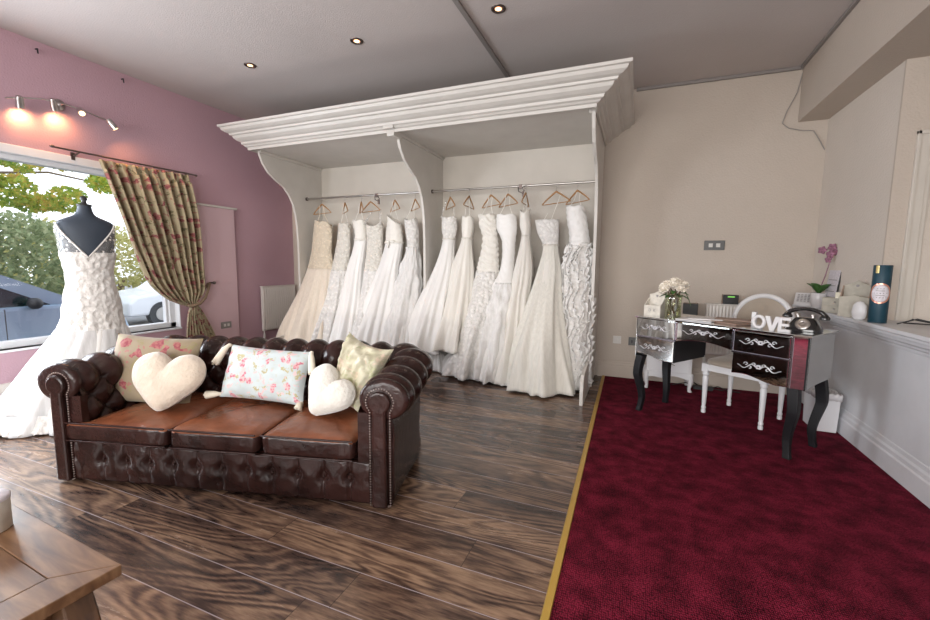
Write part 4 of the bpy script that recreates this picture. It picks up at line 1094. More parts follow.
# middle drawer with arched apron
def arch(t): return .035*math.sin(PI*t)**.8
ctr = MB().prism(curvy(.340,.770,0,.690,.845,arch=lambda t:.030*math.sin(PI*t)),1,.0,.02).build('drawer', M['mirror'], DT, bevel=.004)
b = MB(); cz = .785; cx_ = .555
for s in (-1,1):
    pts = [(cx_+s*(.02+.14*t), -.004, cz+.014*math.sin(t*7.5)-.010*t) for t in [k/16 for k in range(17)]]; b.tube(pts,[.004*(1-.6*k/16) for k in range(17)],6)
    for (q,zq) in ((.03,.012),(.06,-.010),(.09,.010)): b.tube([(cx_+s*(q+.013*math.cos(a)*(1-a/8)),-.004,cz+zq+.013*math.sin(a)*(1-a/8)) for a in [.5*k for k in range(12)]],.0028,5)
for k in range(6): b.sphere((cx_+.014*math.cos(k*PI/3),-.005,cz+.010*math.sin(k*PI/3)),(.009,.004,.007),8,5)
b.build('scroll_ornament', M['ornament'], ctr, smooth=True)
MB().box(.335,.02,.72,.775,Dp,.85).build('drawer_case', M['mirror'], DT)
for x in (.3345,.768): MB().box(x,-.013,.70,x+.008,.006,.848).build('mirror_strip', M['mirror_edge'], DT)
# chamfered front-right corner and right side, left strip
b = MB().prism([(1.137,-.008),(1.147,-.010),(1.217,.018),(1.217,.055),(1.14,.055)],2,.505,.85); b.build('corner_mirror', M['mirror'], DT)
MB().box(1.136,-.013,.505,1.147,.0,.85).build('mirror_strip', M['mirror_edge'], DT)
MB().prism([(.022,.500),(.04,.497),(.25,.515),(.47,.520),(.48,.520),(.48,.85),(.022,.85)],0,1.137,1.217).build('side_panel', M['mirror'], DT, bevel=.003)
MB().box(1.213,.014,.500,1.220,.022,.85).build('mirror_strip', M['black_wood'], DT)
MB().box(-.022,-.010,.505,-.014,Dp,.85).build('side_panel', M['mirror'], DT, bevel=.002)
MB().box(-.02,Dp-.005,.52,.34,Dp+.005,.85).build('back_panel', M['black_wood'], DT)
MB().prism([(-.03,-.022),(.34,-.022),(.40,-.012),(.72,-.012),(.77,-.022),(1.145,-.022),(1.235,.008),(1.235,Dp+.015),(-.03,Dp+.015)],2,.85,.866).build('top', M['mirror'], DT, bevel=.003)
def cab_leg(cx_, cy_, ox, oy):
    b = MB(); rows_ = []
    for i in range(25):
        t = i/24; z = .515*(1-t)
        off = .020*math.sin(PI*min(1,t*1.35))*(1-t)**.3 - .016*math.sin(PI*max(0,(t-.35)/.65))
        r = .034 - .014*t**.8 + .004*math.sin(PI*t)*(1-t)
        if t > .93: r += .002
        X, Y = cx_+ox*off, cy_+oy*off
        rows_.append([(X+r*sx_, Y+r*sy_, z) for sx_, sy_ in ((-1,-1),(1,-1),(1,1),(-1,1))])
    b.grid(rows_, True); b.cap(rows_[0]); b.cap(rows_[-1], True); return b
for cx_, cy_, ox, oy in ((.02,.03,-1,-1),(1.15,.045,1,-1),(1.17,.44,1,1),(.02,.44,-1,1)):
    cab_leg(cx_,cy_,ox,oy).build('leg', M['black_wood'], DT, bevel=.006)
def DW(x, y, z=.866):
    c, s = math.cos(DA), math.sin(DA); return (.045+x*c-y*s, 3.991+x*s+y*c, z)

# ------------------------------------------------------------------ chair
CA = math.radians(-36)
CH = thing('dining_chair','white oval-back chair with beige padded seat behind the dressing table','chair',(.613,4.172,0),CA)
prof = [(.012,0),(.017,.004),(.019,.03),(.014,.04),(.019,.05),(.019,.06),(.014,.07),(.017,.10),(.022,.28),(.024,.33),(.018,.345),(.026,.355),(.026,.37),(.02,.38)]
l0 = MB().lathe(prof,n=16).box(-.026,-.026,.38,.026,.026,.455).build('leg', M['white_wood'], CH, smooth=True, autos=.6)
for k,(x,y) in enumerate(((0,0),(.455,0),(.02,.40),(.43,.40))):
    if k == 0: o = l0
    else: o = l0.copy(); col.objects.link(o); o.parent = CH
    o.location = (x,y,0)
b = MB().box(0,-.022,.395,.455,.0,.452).box(-.022,.0,.395,0,.40,.452).box(.455,0,.395,.477,.40,.452).box(.02,.40,.395,.43,.42,.452)
b.build('seat_frame', M['white_wood'], CH, bevel=.004)
MB().add([],[]).lathe([(.0,.445),(.9,.45),(1,.462),(.98,.485),(.8,.503),(.4,.512),(.01,.514)],n=40,sx=1,sy=1)
sc_ = []
for r,z in ((.97,.448),(1.0,.460),(.985,.485),(.85,.502),(.5,.513),(.02,.516)):
    sc_.append([(.2275+.245*r*math.copysign(abs(math.cos(t))**.35,math.cos(t)), .195+.222*r*math.copysign(abs(math.sin(t))**.35,math.sin(t)), z) for t in [2*PI*k/48 for k in range(48)]])
MB().grid(sc_, True).cap(sc_[0]).cap(sc_[-1]).build('seat_cushion', M['beige_fabric'], CH, smooth=True)
tilt = Matrix.Translation((.225,.415,.83)) @ Matrix.Rotation(math.radians(-10),4,'X')
ov = [(.225*math.cos(a), 0, .225*math.sin(a)) for a in [2*PI*k/48 for k in range(49)]]
b = MB().tube(ov,.022,10,caps=False); b.xf(tilt).build('back_frame', M['white_wood'], CH, smooth=True)
bw = MB(); rows_ = []
for i in range(13):
    r = i/12; rr = []
    for k in range(48):
        a = 2*PI*k/48; x, z = .215*r*math.cos(a), .215*r*math.sin(a)
        d_ = .030*(1-r**3) - .016*sum(math.exp(-((x-p)**2+(z-q)**2)/.0009) for p,q in ((0,.0),(.09,.05),(-.09,.05),(0,.11),(.09,-.06),(-.09,-.06)))
        rr.append((x,-d_,z))
    rows_.append(rr)
bw.grid(rows_, True); bw.xf(tilt).build('back_cushion', M['beige_fabric'], CH, smooth=True, solid=.004)
b = MB()
for x in (.05,.40): b.tube([(x,.405,.44),(x+(.05 if x<.2 else -.05),.41,.55),(x+(.035 if x < .2 else -.035),.40,.66)],[.02,.017,.02],8)
b.build('back_support', M['white_wood'], CH, smooth=True)

# ------------------------------------------------------------------ small white cabinet under the table
CB = thing('bedside_cabinet','small white cabinet with curved apron against the back wall','cabinet',(.136,4.80,0))
MB().box(.01,.0,.17,.44,.30,.76).build('body', M['white_wood'], CB, bevel=.003)
MB().box(-.01,-.02,.76,.46,.31,.785).build('top', M['white_wood'], CB, bevel=.004)
for z0,z1 in ((.20,.37),(.385,.555),(.57,.74)):
    dr = MB().box(.03,-.012,z0,.42,.002,z1).build('drawer', M['white_wood'], CB, bevel=.004)
    MB().sphere((.225,-.022,(z0+z1)/2),.012).tube([(.17,-.016,(z0+z1)/2-.01),(.225,-.02,(z0+z1)/2+.015),(.28,-.016,(z0+z1)/2-.01)],.004,6).build('handle', M['conduit'], dr, smooth=True)
ap = [(0,.20),(.45,.20),(.45,.13)]+[(.45-.45*t, .13+.035*math.sin(PI*t)*abs(math.sin(PI*t*1.5))) for t in [k/20 for k in range(1,20)]]+[(0,.13)]
MB().prism(ap,1,-.018,.0).build('apron', M['white_wood'], CB)
for x in (.02,.43):
    for y in (.005,.28):
        MB().tube([(x,y,.19),(x+(.008 if x>.2 else -.008),y-.004,.12),(x-(.004 if x > .2 else -.004),y,.04),(x+(.006 if x>.2 else -.006),y-.005,.0)],[.03,.026,.016,.022],10).build('leg', M['white_wood'], CB, smooth=True)
def boxy(name,label,cat,loc,rz,w,d,h,led=False):
    B_ = thing(name,label,cat,loc,rz)
    MB().box(0,0,0,w,d,h).build('case', M['brown_box'], B_, bevel=.003)
    g_ = MB().box(.0,-.008,.0,w*1.0,.0,h).build('front_grille', M['matt_black'], B_, bevel=.002)
    if led: MB().box(w*.3,-.010,h*.74,w*.75,-.008,h*.86).build('display', M['green_led'], B_)
boxy('speaker','small black-fronted brown box speaker on the white cabinet','speaker',(.475,5.0,.786),math.radians(-8),.14,.12,.125)
boxy('clock_radio','small black box with green display sitting on the radiator','radio',(.845,5.055,.917),0,.14,.07,.095,True)

# ------------------------------------------------------------------ things on the dressing table
LR = thing('letter_rack','off-white wooden letter rack with heart cut-out on the table left corner','letter rack',DW(.0,.055),DA+.12); LR.scale = (1.0,1.0,1.12)
MB().prism([(0,0),(.145,0),(.145,.14),(.138,.15),(.145,.165),(.10,.175),(.0725,.19),(.045,.175),(0,.165),(.007,.15),(0,.14)],1,.085,.095).build('back_board', M['off_white'], LR, bevel=.002)
MB().box(0,0,0,.145,.008,.085).build('front_board', M['off_white'], LR, bevel=.002)
MB().box(0,.008,0,.145,.085,.008).build('base', M['off_white'], LR)
for x in (0,.138): MB().prism([(.008,0),(.085,0),(.085,.14),(.008,.085)],0,x,x+.007).build('side_board', M['off_white'], LR)
b = MB(); b.sphere((.068,.083,.157),(.006,.002,.006),8,6); b.sphere((.077,.083,.157),(.006,.002,.006),8,6); b.prism([(.062,.155),(.083,.155),(.0725,.143)],1,.081,.085); b.build('heart_mark', M['grey_text'], LR)
def text(s, size, mat_, parent, loc, rot=(PI/2,0,0), name='lettering', ext=.001):
    c = bpy.data.curves.new(name,'FONT'); c.body = s; c.size = size; c.extrude = ext; c.align_x = 'CENTER'; c.align_y = 'CENTER'; c.materials.append(mat_)
    t_ = bpy.data.objects.new(name,c); col.objects.link(t_); bpy.context.view_layer.update()
    me = bpy.data.meshes.new_from_object(t_); bpy.data.objects.remove(t_)
    o = bpy.data.objects.new(name,me); col.objects.link(o); o.parent = parent; o.location = loc; o.rotation_euler = rot; return o
text('D  K', .032, M['grey_text'], LR, (.0725,-.0008,.045))

FV = thing('flower_vase','glass vase of cream roses beside the letter rack','vase',DW(.225,.13)); FV.scale = (1.1,1.1,1.13)
vp = [(.056,.0),(.058,.004),(.055,.07),(.057,.14),(.062,.175)]
b = MB(); R = [[(r*math.cos(2*PI*k/32), r*math.sin(2*PI*k/32), z) for k in range(32)] for r,z in vp]; b.grid(R, True).cap(R[0], True)
b.build('vase_glass', M['vase_glass'], FV, smooth=True, solid=.003)
MB().lathe([(.050,.006),(.050,.09)],n=24).build('water', glass('vase_water',(.80,.80,.66),.05), FV)
b = MB()
for k in range(9): b.tube([(.02*math.cos(k*2.3),.02*math.sin(k*2.3),.01),(.03*math.cos(k*2.3+.8),.03*math.sin(k*2.3+.8),.12),(.05*math.cos(k*.7),.05*math.sin(k*.7),.22)],.004,5)
b.build('stems', M['stem'], FV, smooth=True)
ros = None
def rose_mesh():
    b = MB()
    for layer,(n,r,tl,h) in enumerate(((3,.012,.1,.030),(4,.021,.35,.032),(5,.031,.6,.028),(6,.040,.95,.022))):
        for k in range(n):
            a0 = 2*PI*k/n+layer*.6; rows_ = []
            for i in range(6):
                t = i/5; rr = []
                for j in range(7):
                    a = a0+(j-3)/3*(1.25/n*2.2); rad = r*(.35+.65*t**.7)+.004*math.sin(j*1.1)
                    rr.append((rad*math.cos(a), rad*math.sin(a), h*t-.008*tl*t*t*2 - abs(j-3)/3*.006*t))
                rows_.append(rr)
            b.grid(rows_)
    b.sphere((0,0,.014),(.013,.013,.016),8,6)
    return b
for k,(x,y,z,s) in enumerate(((-.070,.0,.232,1.25),(-.010,-.040,.240,1.35),(.055,-.02,.225,1.2),(.0,.03,.265,1.25),(-.045,.045,.245,1.1),(.065,.035,.245,1.15),(.035,-.065,.215,1.05),(-.075,-.045,.210,1.0))):
    if ros is None: ros = rose_mesh().build('rose', M['petal_cream'], FV, smooth=True, solid=.001); o = ros
    else: o = ros.copy(); col.objects.link(o); o.parent = FV
    o.location = (x,y,z); o.scale = (s,s,s); o.rotation_euler = (-.5*y*18+(-.25 if y<.0 else 0), x*9, k)
def leaf(b, base, d, L_, w, droop=.3, n=8):
    d = Vector(d).normalized(); s = d.cross(Vector((0,0,1))).normalized(); rows_ = []
    for i in range(n+1):
        t = i/n; c = Vector(base)+d*L_*t+Vector((0,0,-droop*L_*t*t)); ww = w*math.sin(PI*min(1,t*.92+.06))**.8
        rows_.append([c-s*ww+Vector((0,0,ww*.35)), c, c+s*ww+Vector((0,0,ww*.35))])
    b.grid(rows_)
b = MB()
for k in range(13):
    a = 2*PI*k/13+.2; leaf(b,(.045*math.cos(a),.045*math.sin(a),.185+.02*math.sin(k*3)),(math.cos(a),math.sin(a),.1+.2*math.sin(k*2)),.06,.018,.35)
leaf(b,(.07,-.02,.20),(.7,-.3,-1.3),.10,.010,.2)
b.build('leaves', M['leaf'], FV, smooth=True, solid=.0012)
# papers
def sheet(name,label,cat,x,y,z,w,d,h,rz,m,grp=None):
    o = MB().box(-w/2,-d/2,0,w/2,d/2,h).build(name, m, bevel=.001); o.location = DW(x,y,z); o.rotation_euler = (0,0,DA+rz)
    return tag(o,label,cat,grp)
GP = 'papers and brochures on the dressing table'
sheet('brochure','white brochure lying flat nearest the table front edge','brochure',.43,.14,.867,.27,.19,.008,.15,M['paper'],GP)
sheet('brochure','second white brochure stacked on the front one, turned askew','brochure',.46,.20,.8755,.24,.17,.008,.5,M['paper'],GP)
sheet('magazine','brown-covered magazine to the right of the white brochures','magazine',.66,.20,.867,.27,.19,.012,-.35,M['brown_paper'],GP)
sheet('magazine','thin brown magazine lying across the stack behind','magazine',.62,.31,.8795,.24,.16,.008,.35,M['brown_paper'],GP)
# word blocks L O V E : white letters
def letters_L():
    return MB().box(0,0,0,.07,.026,.026).box(0,0,.0,.028,.026,.115)
GL = 'white LOVE letters on the dressing table'
o = letters_L().build('letter_ornament', M['white_cer'], bevel=.002); o.location = DW(.855,.060,.867); o.rotation_euler = (0,0,DA); tag(o,'white standing letter L, leftmost and tallest of the LOVE letters','ornament',GL)
b = MB(); R_ = []
for r_, y in ((1,.0),(1,.024)):
    pass
oo = [(.033*math.cos(a),.0,.040*math.sin(a)) for a in [2*PI*k/28 for k in range(29)]]
b.tube(oo,.012,8,caps=False); b.v = [(x+.045,y+.012,z+.053) for x,y,z in b.v]
o = b.build('letter_ornament', M['white_cer'], smooth=True); o.location = DW(.875,.010,.867); o.rotation_euler = (0,0,DA); tag(o,'white round standing letter O beside the letter L','ornament',GL)
b = MB().prism([(0,.10),(.028,.10),(.045,.035),(.062,.10),(.09,.10),(.058,0),(.032,0)],1,0,.024)
o = b.build('letter_ornament', M['white_cer'], bevel=.002); o.location = DW(.955,.02,.867); o.rotation_euler = (0,0,DA); tag(o,'white standing letter V between the O and the E','ornament',GL)
b = MB().box(0,0,0,.022,.024,.10).box(.022,0,0,.072,.024,.020).box(.022,0,.040,.062,.024,.058).box(.022,0,.080,.072,.024,.10)
o = b.build('letter_ornament', M['white_cer'], bevel=.002); o.location = DW(1.035,.02,.867); o.rotation_euler = (0,0,DA); tag(o,'white standing letter E next to the black telephone','ornament',GL)
# retro telephone
TP = thing('telephone','glossy black retro telephone on the right corner of the dressing table','telephone',DW(1.115,.235),DA+.1); TP.scale = (.84,.84,.84)
rows_ = []
for r_, z in ((1,0),(1.02,.012),(.98,.03),(.86,.055),(.70,.085),(.58,.105),(.50,.112),(.3,.113)):
    rows_.append([(.115*r_*math.copysign(abs(math.cos(t))**.6,math.cos(t)), .095*r_*math.copysign(abs(math.sin(t))**.6,math.sin(t)), z) for t in [2*PI*k/40 for k in range(40)]])
MB().grid(rows_, True).cap(rows_[0], True).cap(rows_[-1]).build('body', M['black_plastic'], TP, smooth=True)
b = MB().lathe([(.050,0),(.052,.006),(.046,.012),(.018,.013),(.016,.010)],n=28)
b.xf(Matrix.Translation((0,-.068,.062)) @ Matrix.Rotation(math.radians(58),4,'X')); dl = b.build('dial', M['metal'], TP, smooth=True)
b = MB()
for s in (-1,1): b.tube([(s*.045,0,.105),(s*.050,0,.135)],[.016,.011],8); b.tube([(s*.05,-.035,.135),(s*.05,.035,.135)],.007,8)
b.build('cradle', M['metal'], TP, smooth=True)
b = MB().tube([(-.125,0,.135),(-.10,0,.160),(-.05,0,.178),(0,0,.183),(.05,0,.178),(.10,0,.160),(.125,0,.135)],[.018,.018,.015,.014,.015,.018,.018],12)
for s in (-1,1): b.lathe([(.034,-.03),(.036,-.015),(.026,0),(.016,.012)],c=(s*.122,0,.135),n=20)
b.build('handset', M['black_plastic'], TP, smooth=True)
MB().tube([(-.12+.006*math.cos(k*.9), -.02+.006*math.sin(k*.9)-.0006*k, .10-.0021*k) for k in range(46)],.0025,5).build('cord', M['black_plastic'], TP, smooth=True)

# ------------------------------------------------------------------ ledge things
LZ = .935
o = MB().prism([(0,0),(.12,0),(.12,.03),(.035,.125),(.02,.125),(0,.04)],0,-.07,.07).build('handset_base', M['white_cer'], None, bevel=.004)
# free-standing white device with ridges
o.name = 'desk_phone'
o.location = (1.53,5.03,LZ); o.rotation_euler = (0,0,2.75)
tag(o,'small white wedge-shaped desk phone with rows of keys at the wall corner','telephone')
b = MB()
for i in range(4):
    for j in range(5):
        t = .15+.15*j; b.box(-.045+i*.026,.12-.085*t-.006,.03+.095*t,-.045+i*.026+.016,.12-.085*t+.006,.03+.095*t+.008)
b.build('keypad', M['grey_text'], o)
OR = thing('potted_orchid','pink orchid in a white pot on the wall ledge','plant',(1.535,4.72,LZ)); OR.scale = (1.15,1.15,1.2)
MB().lathe([(.036,0),(.040,.004),(.048,.07),(.052,.115),(.048,.118),(.045,.10),(.0,.098)],n=28).build('pot', M['white_cer'], OR, smooth=True)
st = [(0,0,.10),(.01,.0,.17),(.025,-.015,.25),(.035,-.03,.33),(.03,-.045,.41)]
MB().tube(st,.0035,6).build('stem', M['petal_pink'], OR, smooth=True)
b = MB()
for a, L_, w in ((2.6,.13,.026),(3.9,.14,.024),(5.3,.13,.028),(.3,.10,.024),(1.4,.10,.022)):
    leaf(b,(0,0,.11),(math.cos(a),math.sin(a),1.3),L_*1.05,w*1.5,.25)
b.build('leaves', M['leaf'], OR, smooth=True, solid=.002)
def flower():
    b = MB()
    for k in range(5):
        a = 2*PI*k/5+PI/2; rows_ = []
        for i in range(6):
            t = i/5; ww = .017*math.sin(PI*(t*.85+.1)); c = (.038*t*math.cos(a), -.006*math.sin(PI*t), .038*t*math.sin(a))
            rows_.append([(c[0]-ww*math.sin(a)*s, c[1]+.004*abs(s), c[2]+ww*math.cos(a)*s) for s in (-1,0,1)])
        b.grid(rows_)
    b.sphere((0,-.008,-.004),(.007,.008,.008),8,6); return b
fl = None
for k,(x,y,z,s) in enumerate(((.03,-.05,.405,1.0),(-.015,-.03,.435,.95),(.035,-.06,.455,.95),(.06,-.055,.42,.85),(.02,-.05,.365,.8))):
    if fl is None: fl = flower().build('flower', M['petal_pink'], OR, smooth=True, solid=.0015); o = fl
    else: o = fl.copy(); col.objects.link(o); o.parent = OR
    o.location = (x,y,z); s *= .85; o.scale = (s,s,s); o.rotation_euler = (.1*k,.3*k,-.45+.3*(k%3-1))
PF = thing('picture_card','pale framed card leaning on the pier behind the orchid','card',(1.575,4.66,LZ),0)
tl = Matrix.Rotation(math.radians(6),4,'Y')
MB().box(0,-.14,0,.008,.10,.36).xf(tl).build('frame', M['matt_black'], PF, bevel=.002)
MB().box(-.003,-.128,.012,.0,.088,.348).xf(tl).build('card_face', M['label_white'], PF)
b = MB()
for k in range(5): b.box(-.0045,-.10+.0*k,.06+.05*k,-.003,.06-.02*(k%2),.066+.05*k)
b.xf(tl).build('print_lines', M['grey_text'], PF)
# drawer box with candle
M['grey_wood'] = mat('grey_washed_wood', (.40,.37,.31), .6, var=.12, vscale=25)
DB = thing('trinket_box','grey-cream wooden box with two small drawers on the ledge','box',(1.53,4.30,LZ),-.75)
MB().box(-.09,-.045,0,.09,.045,.125).build('body', M['grey_wood'], DB, bevel=.003)
for z0 in (.008,.066):
    dr = MB().box(-.082,-.050,z0,.082,-.045,z0+.052).build('drawer', M['grey_wood'], DB, bevel=.002)
    MB().sphere((0,-.054,z0+.026),.007,8,6).build('knob', M['grey_text'], dr, smooth=True)
for k,(x,y_,r) in enumerate(((1.505,4.235,.019),(1.535,4.27,.017))):
    o = MB().lathe([(r,0),(r,.045),(r*.8,.047),(.002,.046)],n=16).build('candle', M['candle'], None, smooth=True); o.location = (x,y_,LZ+.126)
    tag(o,('small cream candle on the trinket box, nearer the tall letter rack' if k == 0 else 'small cream candle on the trinket box, nearer the orchid'),'candle','candles on the trinket box')
L2 = thing('letter_rack','tall grey-cream wooden letter rack with curved top on the ledge','letter rack',(1.53,4.02,LZ),-.62)
MB().prism([(-.08,0),(.08,0),(.08,.235),(.06,.245),(.03,.255),(0,.275),(-.03,.255),(-.06,.245),(-.08,.235)],1,.03,.04).build('back_board', M['grey_wood'], L2, bevel=.002)
MB().prism([(-.085,0),(.085,0),(.085,.15),(.03,.16),(0,.17),(-.03,.16),(-.085,.15)],1,-.03,-.02).build('front_board', M['grey_wood'], L2, bevel=.002)
for x in (-.085,.078): MB().prism([(-.02,0),(.03,0),(.03,.235),(-.02,.15)],0,x,x+.007).build('side_board', M['brown_box'], L2)
MB().sphere((0,.028,.235),(.010,.003,.010)).build('heart_mark', M['grey_text'], L2)
o = MB().lathe([(.03,0),(.045,.01),(.053,.05),(.045,.10),(.025,.125),(.002,.13)],n=24,sy=.45).build('oval_ornament', M['white_cer'], None, smooth=True)
o.location = (1.50,3.86,LZ); o.rotation_euler = (0,0,-1.1); tag(o,'white ribbed oval ornament between the tall letter rack and the teal tube','ornament')
TU = thing('gift_tube','tall dark teal cardboard gift tube with round rose-gold label','tube',(1.53,3.68,LZ))
MB().lathe([(.047,0),(.048,.002),(.048,.385),(.046,.388),(.0,.388)],n=36).build('tube_body', M['blue_tube'], TU, smooth=True, autos=.6)
cdir = math.atan2(-3.68,-1.53)
def decal(r0, r1, cz, rad, n=40, m=1):
    b = MB(); rows_ = []
    for r in [r0+(r1-r0)*q/8 for q in range(9)]:
        rows_.append([((rad)*math.cos(cdir+ r*math.cos(a)/rad), rad*math.sin(cdir+r*math.cos(a)/rad), cz+r*1.15*math.sin(a)) for a in [2*PI*k/n for k in range(n)]])
    b.grid(rows_, True); return b
decal(.002,.050,.20,.0496).build('round_label', M['label_white'], TU, smooth=True, solid=.0004)
decal(.050,.060,.20,.0497).build('label_ring', M['rosegold'], TU, smooth=True, solid=.0004)
b = MB()
for k,z in enumerate((.17,.185,.20,.215,.23)):
    w = .022 if k % 2 else .032; b.grid([[(.0502*math.cos(cdir+a*w/.0492),.0502*math.sin(cdir+a*w/.0492),zz) for a in (-1,-.5,0,.5,1)] for zz in (z,z+.004)])
b.build('label_lines', M['grey_text'], TU)
b = MB(); b.grid([[(.0494*math.cos(cdir+a),.0494*math.sin(cdir+a),z) for a in (-.75,-.6,-.45,-.35)] for z in (.335,.385)]).build('gold_tab', M['gold_label'], TU, solid=.0004)
b = MB().tube([(1.60,3.60,LZ+.006),(1.66,3.52,LZ+.05),(1.74,3.50,LZ+.03),(1.82,3.47,LZ+.006),(1.78,3.60,LZ+.01),(1.66,3.66,LZ+.008),(1.72,3.70,LZ+.03),(1.85,3.6,LZ+.006)],.0045,6)
tag(b.build('cable_coil', M['matt_black'], smooth=True),'thin black cable looped on the counter beside the teal tube','cable')

# waste bin
BN = thing('waste_bin','white rectangular waste bin with liner against the right wall','bin',(0,0,0))
def binring(s, z, cx_=1.445, cy_=4.17, w=.155, d=.26): return [(cx_-w/2*s,cy_-d/2*s,z),(cx_+w/2*s,cy_-d/2*s,z),(cx_+w/2*s,cy_+d/2*s,z),(cx_-w/2*s,cy_+d/2*s,z)]
R = [binring(.92,.010),binring(1.0,.30),binring(1.03,.30),binring(1.03,.315),binring(.98,.315),binring(.9,.03)]
MB().grid(R, True).cap(R[0]).cap(R[-1]).build('bin_body', M['white_wood'], BN)
b = MB(); rows_ = []
for z, s in ((.27,1.05),(.318,1.06),(.325,1.0),(.25,.93)):
    rr = []
    for k in range(60):
        q = k/15; i = int(q) % 4; t = q-int(q); c = binring(s,z); p = Vector(c[i]).lerp(Vector(c[(i+1)%4]), t); p += Vector((.004*nz(k*.7,z*30,1),.004*nz(k*.7,z*30,5),.014*nz(k*.6,z*9,2))); rr.append(tuple(p))
    rows_.append(rr)
b.grid(rows_, True).build('liner', M['white_cer'], BN, smooth=True, solid=.001)
# cables on the carpet by the cabinet
b = MB().tube([(.42,5.02,.012),(.55,4.98,.06),(.66,5.0,.012),(.75,4.96,.015),(.85,4.99,.05),(.95,5.0,.012),(1.05,4.97,.014)],.005,6)
b.tube([(.30,5.05,.25),(.5,5.06,.13),(.7,5.0,.02),(.9,4.96,.02)],.005,6)
b.box(.62,4.93,.010,.80,4.99,.045)
tag(b.build('extension_lead', M['matt_black'], smooth=False),'black extension lead with cables on the carpet below the radiator','cable')

# ------------------------------------------------------------------ coffee table corner
CT = thing('coffee_table','rustic oak coffee table, its corner cutting into the bottom left','coffee table',(-1.30,.655,0),math.radians(-3))
TL = 1.1; TWd = .62; ZT0, ZT1 = .418, .45; fw = .115
def plank(pts): return MB().prism(pts,2,ZT0,ZT1)
g_ = .0012
plank([(0,0),(0,-TWd),(-fw,-TWd+fw),(-fw,-fw)]).build('top_border', M['table'], CT, bevel=.003)
plank([(-g_,0),(-fw-g_,-fw-g_*0),(-TL+fw,-fw),(-TL,0)]).build('top_border', M['table'], CT, bevel=.003)
plank([(-g_,-TWd),(-TL,-TWd),(-TL+fw,-TWd+fw),(-fw-g_,-TWd+fw)]).build('top_border', M['table'], CT, bevel=.003)
plank([(-TL,-g_),(-TL+fw,-fw-g_),(-TL+fw,-TWd+fw+g_),(-TL,-TWd+g_)]).build('top_border', M['table'], CT, bevel=.003)
for k in range(3):
    w = (TWd-2*fw)/3; y1 = -fw-k*w-.001; MB().box(-TL+fw+.001,y1-w+.002,ZT0+.001,-fw-.002,y1,ZT1-.001).build('top_plank', M['table'], CT, bevel=.002)
for (a,c) in ((0,0),(1,1)): pass
# curved corner brackets / legs
def corner_leg(sx_, sy_):
    P = [(-.09,0),(.09,0),(.10,.06),(.085,.16),(.095,.27),(.14,.35),(.22,.418),(-.0,.418),(-.035,.35),(-.065,.26),(-.085,.15)]
    x = -.055 if sx_ > 0 else -TL+.055; y = -.05 if sy_ > 0 else -TWd+.05
    b = MB().prism([(x-sx_*p[0],p[1]) for p in P],1,y,y-sy_*.07)
    return b
for sx_ in (1,-1):
    for sy_ in (1,-1): corner_leg(sx_,sy_).build('leg', M['table'], CT, bevel=.006)
MB().box(-TL+.08,-TWd+.08,.33,-.10,-.07,.417).build('apron', M['table'], CT, bevel=.004)
JR = thing('candle_jar','cream candle jar on the oak table at the left edge','candle jar',(-1.845,.585,ZT1+.0))
MB().lathe([(.048,.0),(.052,.003),(.053,.10),(.050,.105),(.0,.104)],n=28).build('jar', M['off_white'], JR, smooth=True)
MB().lathe([(.054,.098),(.055,.108),(.050,.112),(.0,.113)],n=28).build('lid', M['label_white'], JR, smooth=True)

# ------------------------------------------------------------------ outside
GZ = -.35
o = MB().box(-40,-25,GZ-.2,XL-.3,40,GZ).build('ground_outside', M['asphalt']); struct(o)
def carbody(prof, w, m, parent, name='body', x0=0):
    return MB().prism(prof,0,x0,x0+w).build(name, m, parent, bevel=.04)
# blue hatchback, side on, front towards +Y
BC = thing('car','blue-grey hatchback parked outside the window, side on','car',(-8.42,2.2,GZ))
low = [(-2.1,.30),(-2.1,.85),(-2.0,.98),(-1.9,1.02),(1.2,1.02),(1.6,.97),(1.95,.78),(2.05,.50),(2.0,.28),(1.75,.25),(-1.8,.25)]
MB().prism(low,0,-.85,.85).build('body', M['car_blue'], BC, bevel=.05)
roof = [(-1.75,1.02),(-1.35,1.36),(-.9,1.45),(.1,1.49),(.6,1.45),(1.5,1.0)]
ri = [(-1.6,1.02),(-1.25,1.31),(-.85,1.395),(-.02,1.42),(.40,1.375),(1.08,1.02)]
for x in (-.74,.70):
    ring = roof + ri[::-1]; MB().prism(ring,0,x,x+.04).build('window_pillar', M['car_blue'], BC)
    MB().prism([(p[0],p[1]) for p in ri],0,x+.012,x+.016).build('side_window', M['car_window'], BC)
    MB().box(x,-.42,1.0,x+.04,-.34,1.42).build('window_pillar', M['matt_black'], BC)
    MB().prism([(.30,1.02),(.36,1.02),(.10,1.39),(.05,1.39)],0,x,x+.04).build('window_pillar', M['car_blue'], BC)
MB().prism([(-1.4,1.36),(-.9,1.45),(.1,1.49),(.6,1.45),(.59,1.41),(.1,1.45),(-.9,1.41),(-1.35,1.32)],0,-.74,.74).build('roof', M['car_blue'], BC)
MB().prism([(.60,1.44),(1.5,1.01),(1.46,1.0),(.57,1.43)],0,-.68,.68).build('windscreen', M['car_window'], BC)
for y in (-.7,.15):
    for x in (-.35,.35):
        MB().box(x-.22,y-.1,.6,x+.22,y+.05,1.25).box(x-.12,y-.08,1.25,x+.12,y+.02,1.40).build('car_seat', M['red_seat'], BC, bevel=.04)
MB().sphere((.90,.85,1.06),(.10,.08,.08)).build('wing_mirror', M['matt_black'], BC, smooth=True)
MB().box(.845,-.30,.86,.885,-.12,.89).build('door_handle', M['metal'], BC, bevel=.01)
b = MB()
for y in (-1.35,1.35):
    for x in (-.72,.72): MB().tube([(x-.1,y,.31),(x+.15,y,.31)],.31,24).build('wheel', M['tyre'], BC)
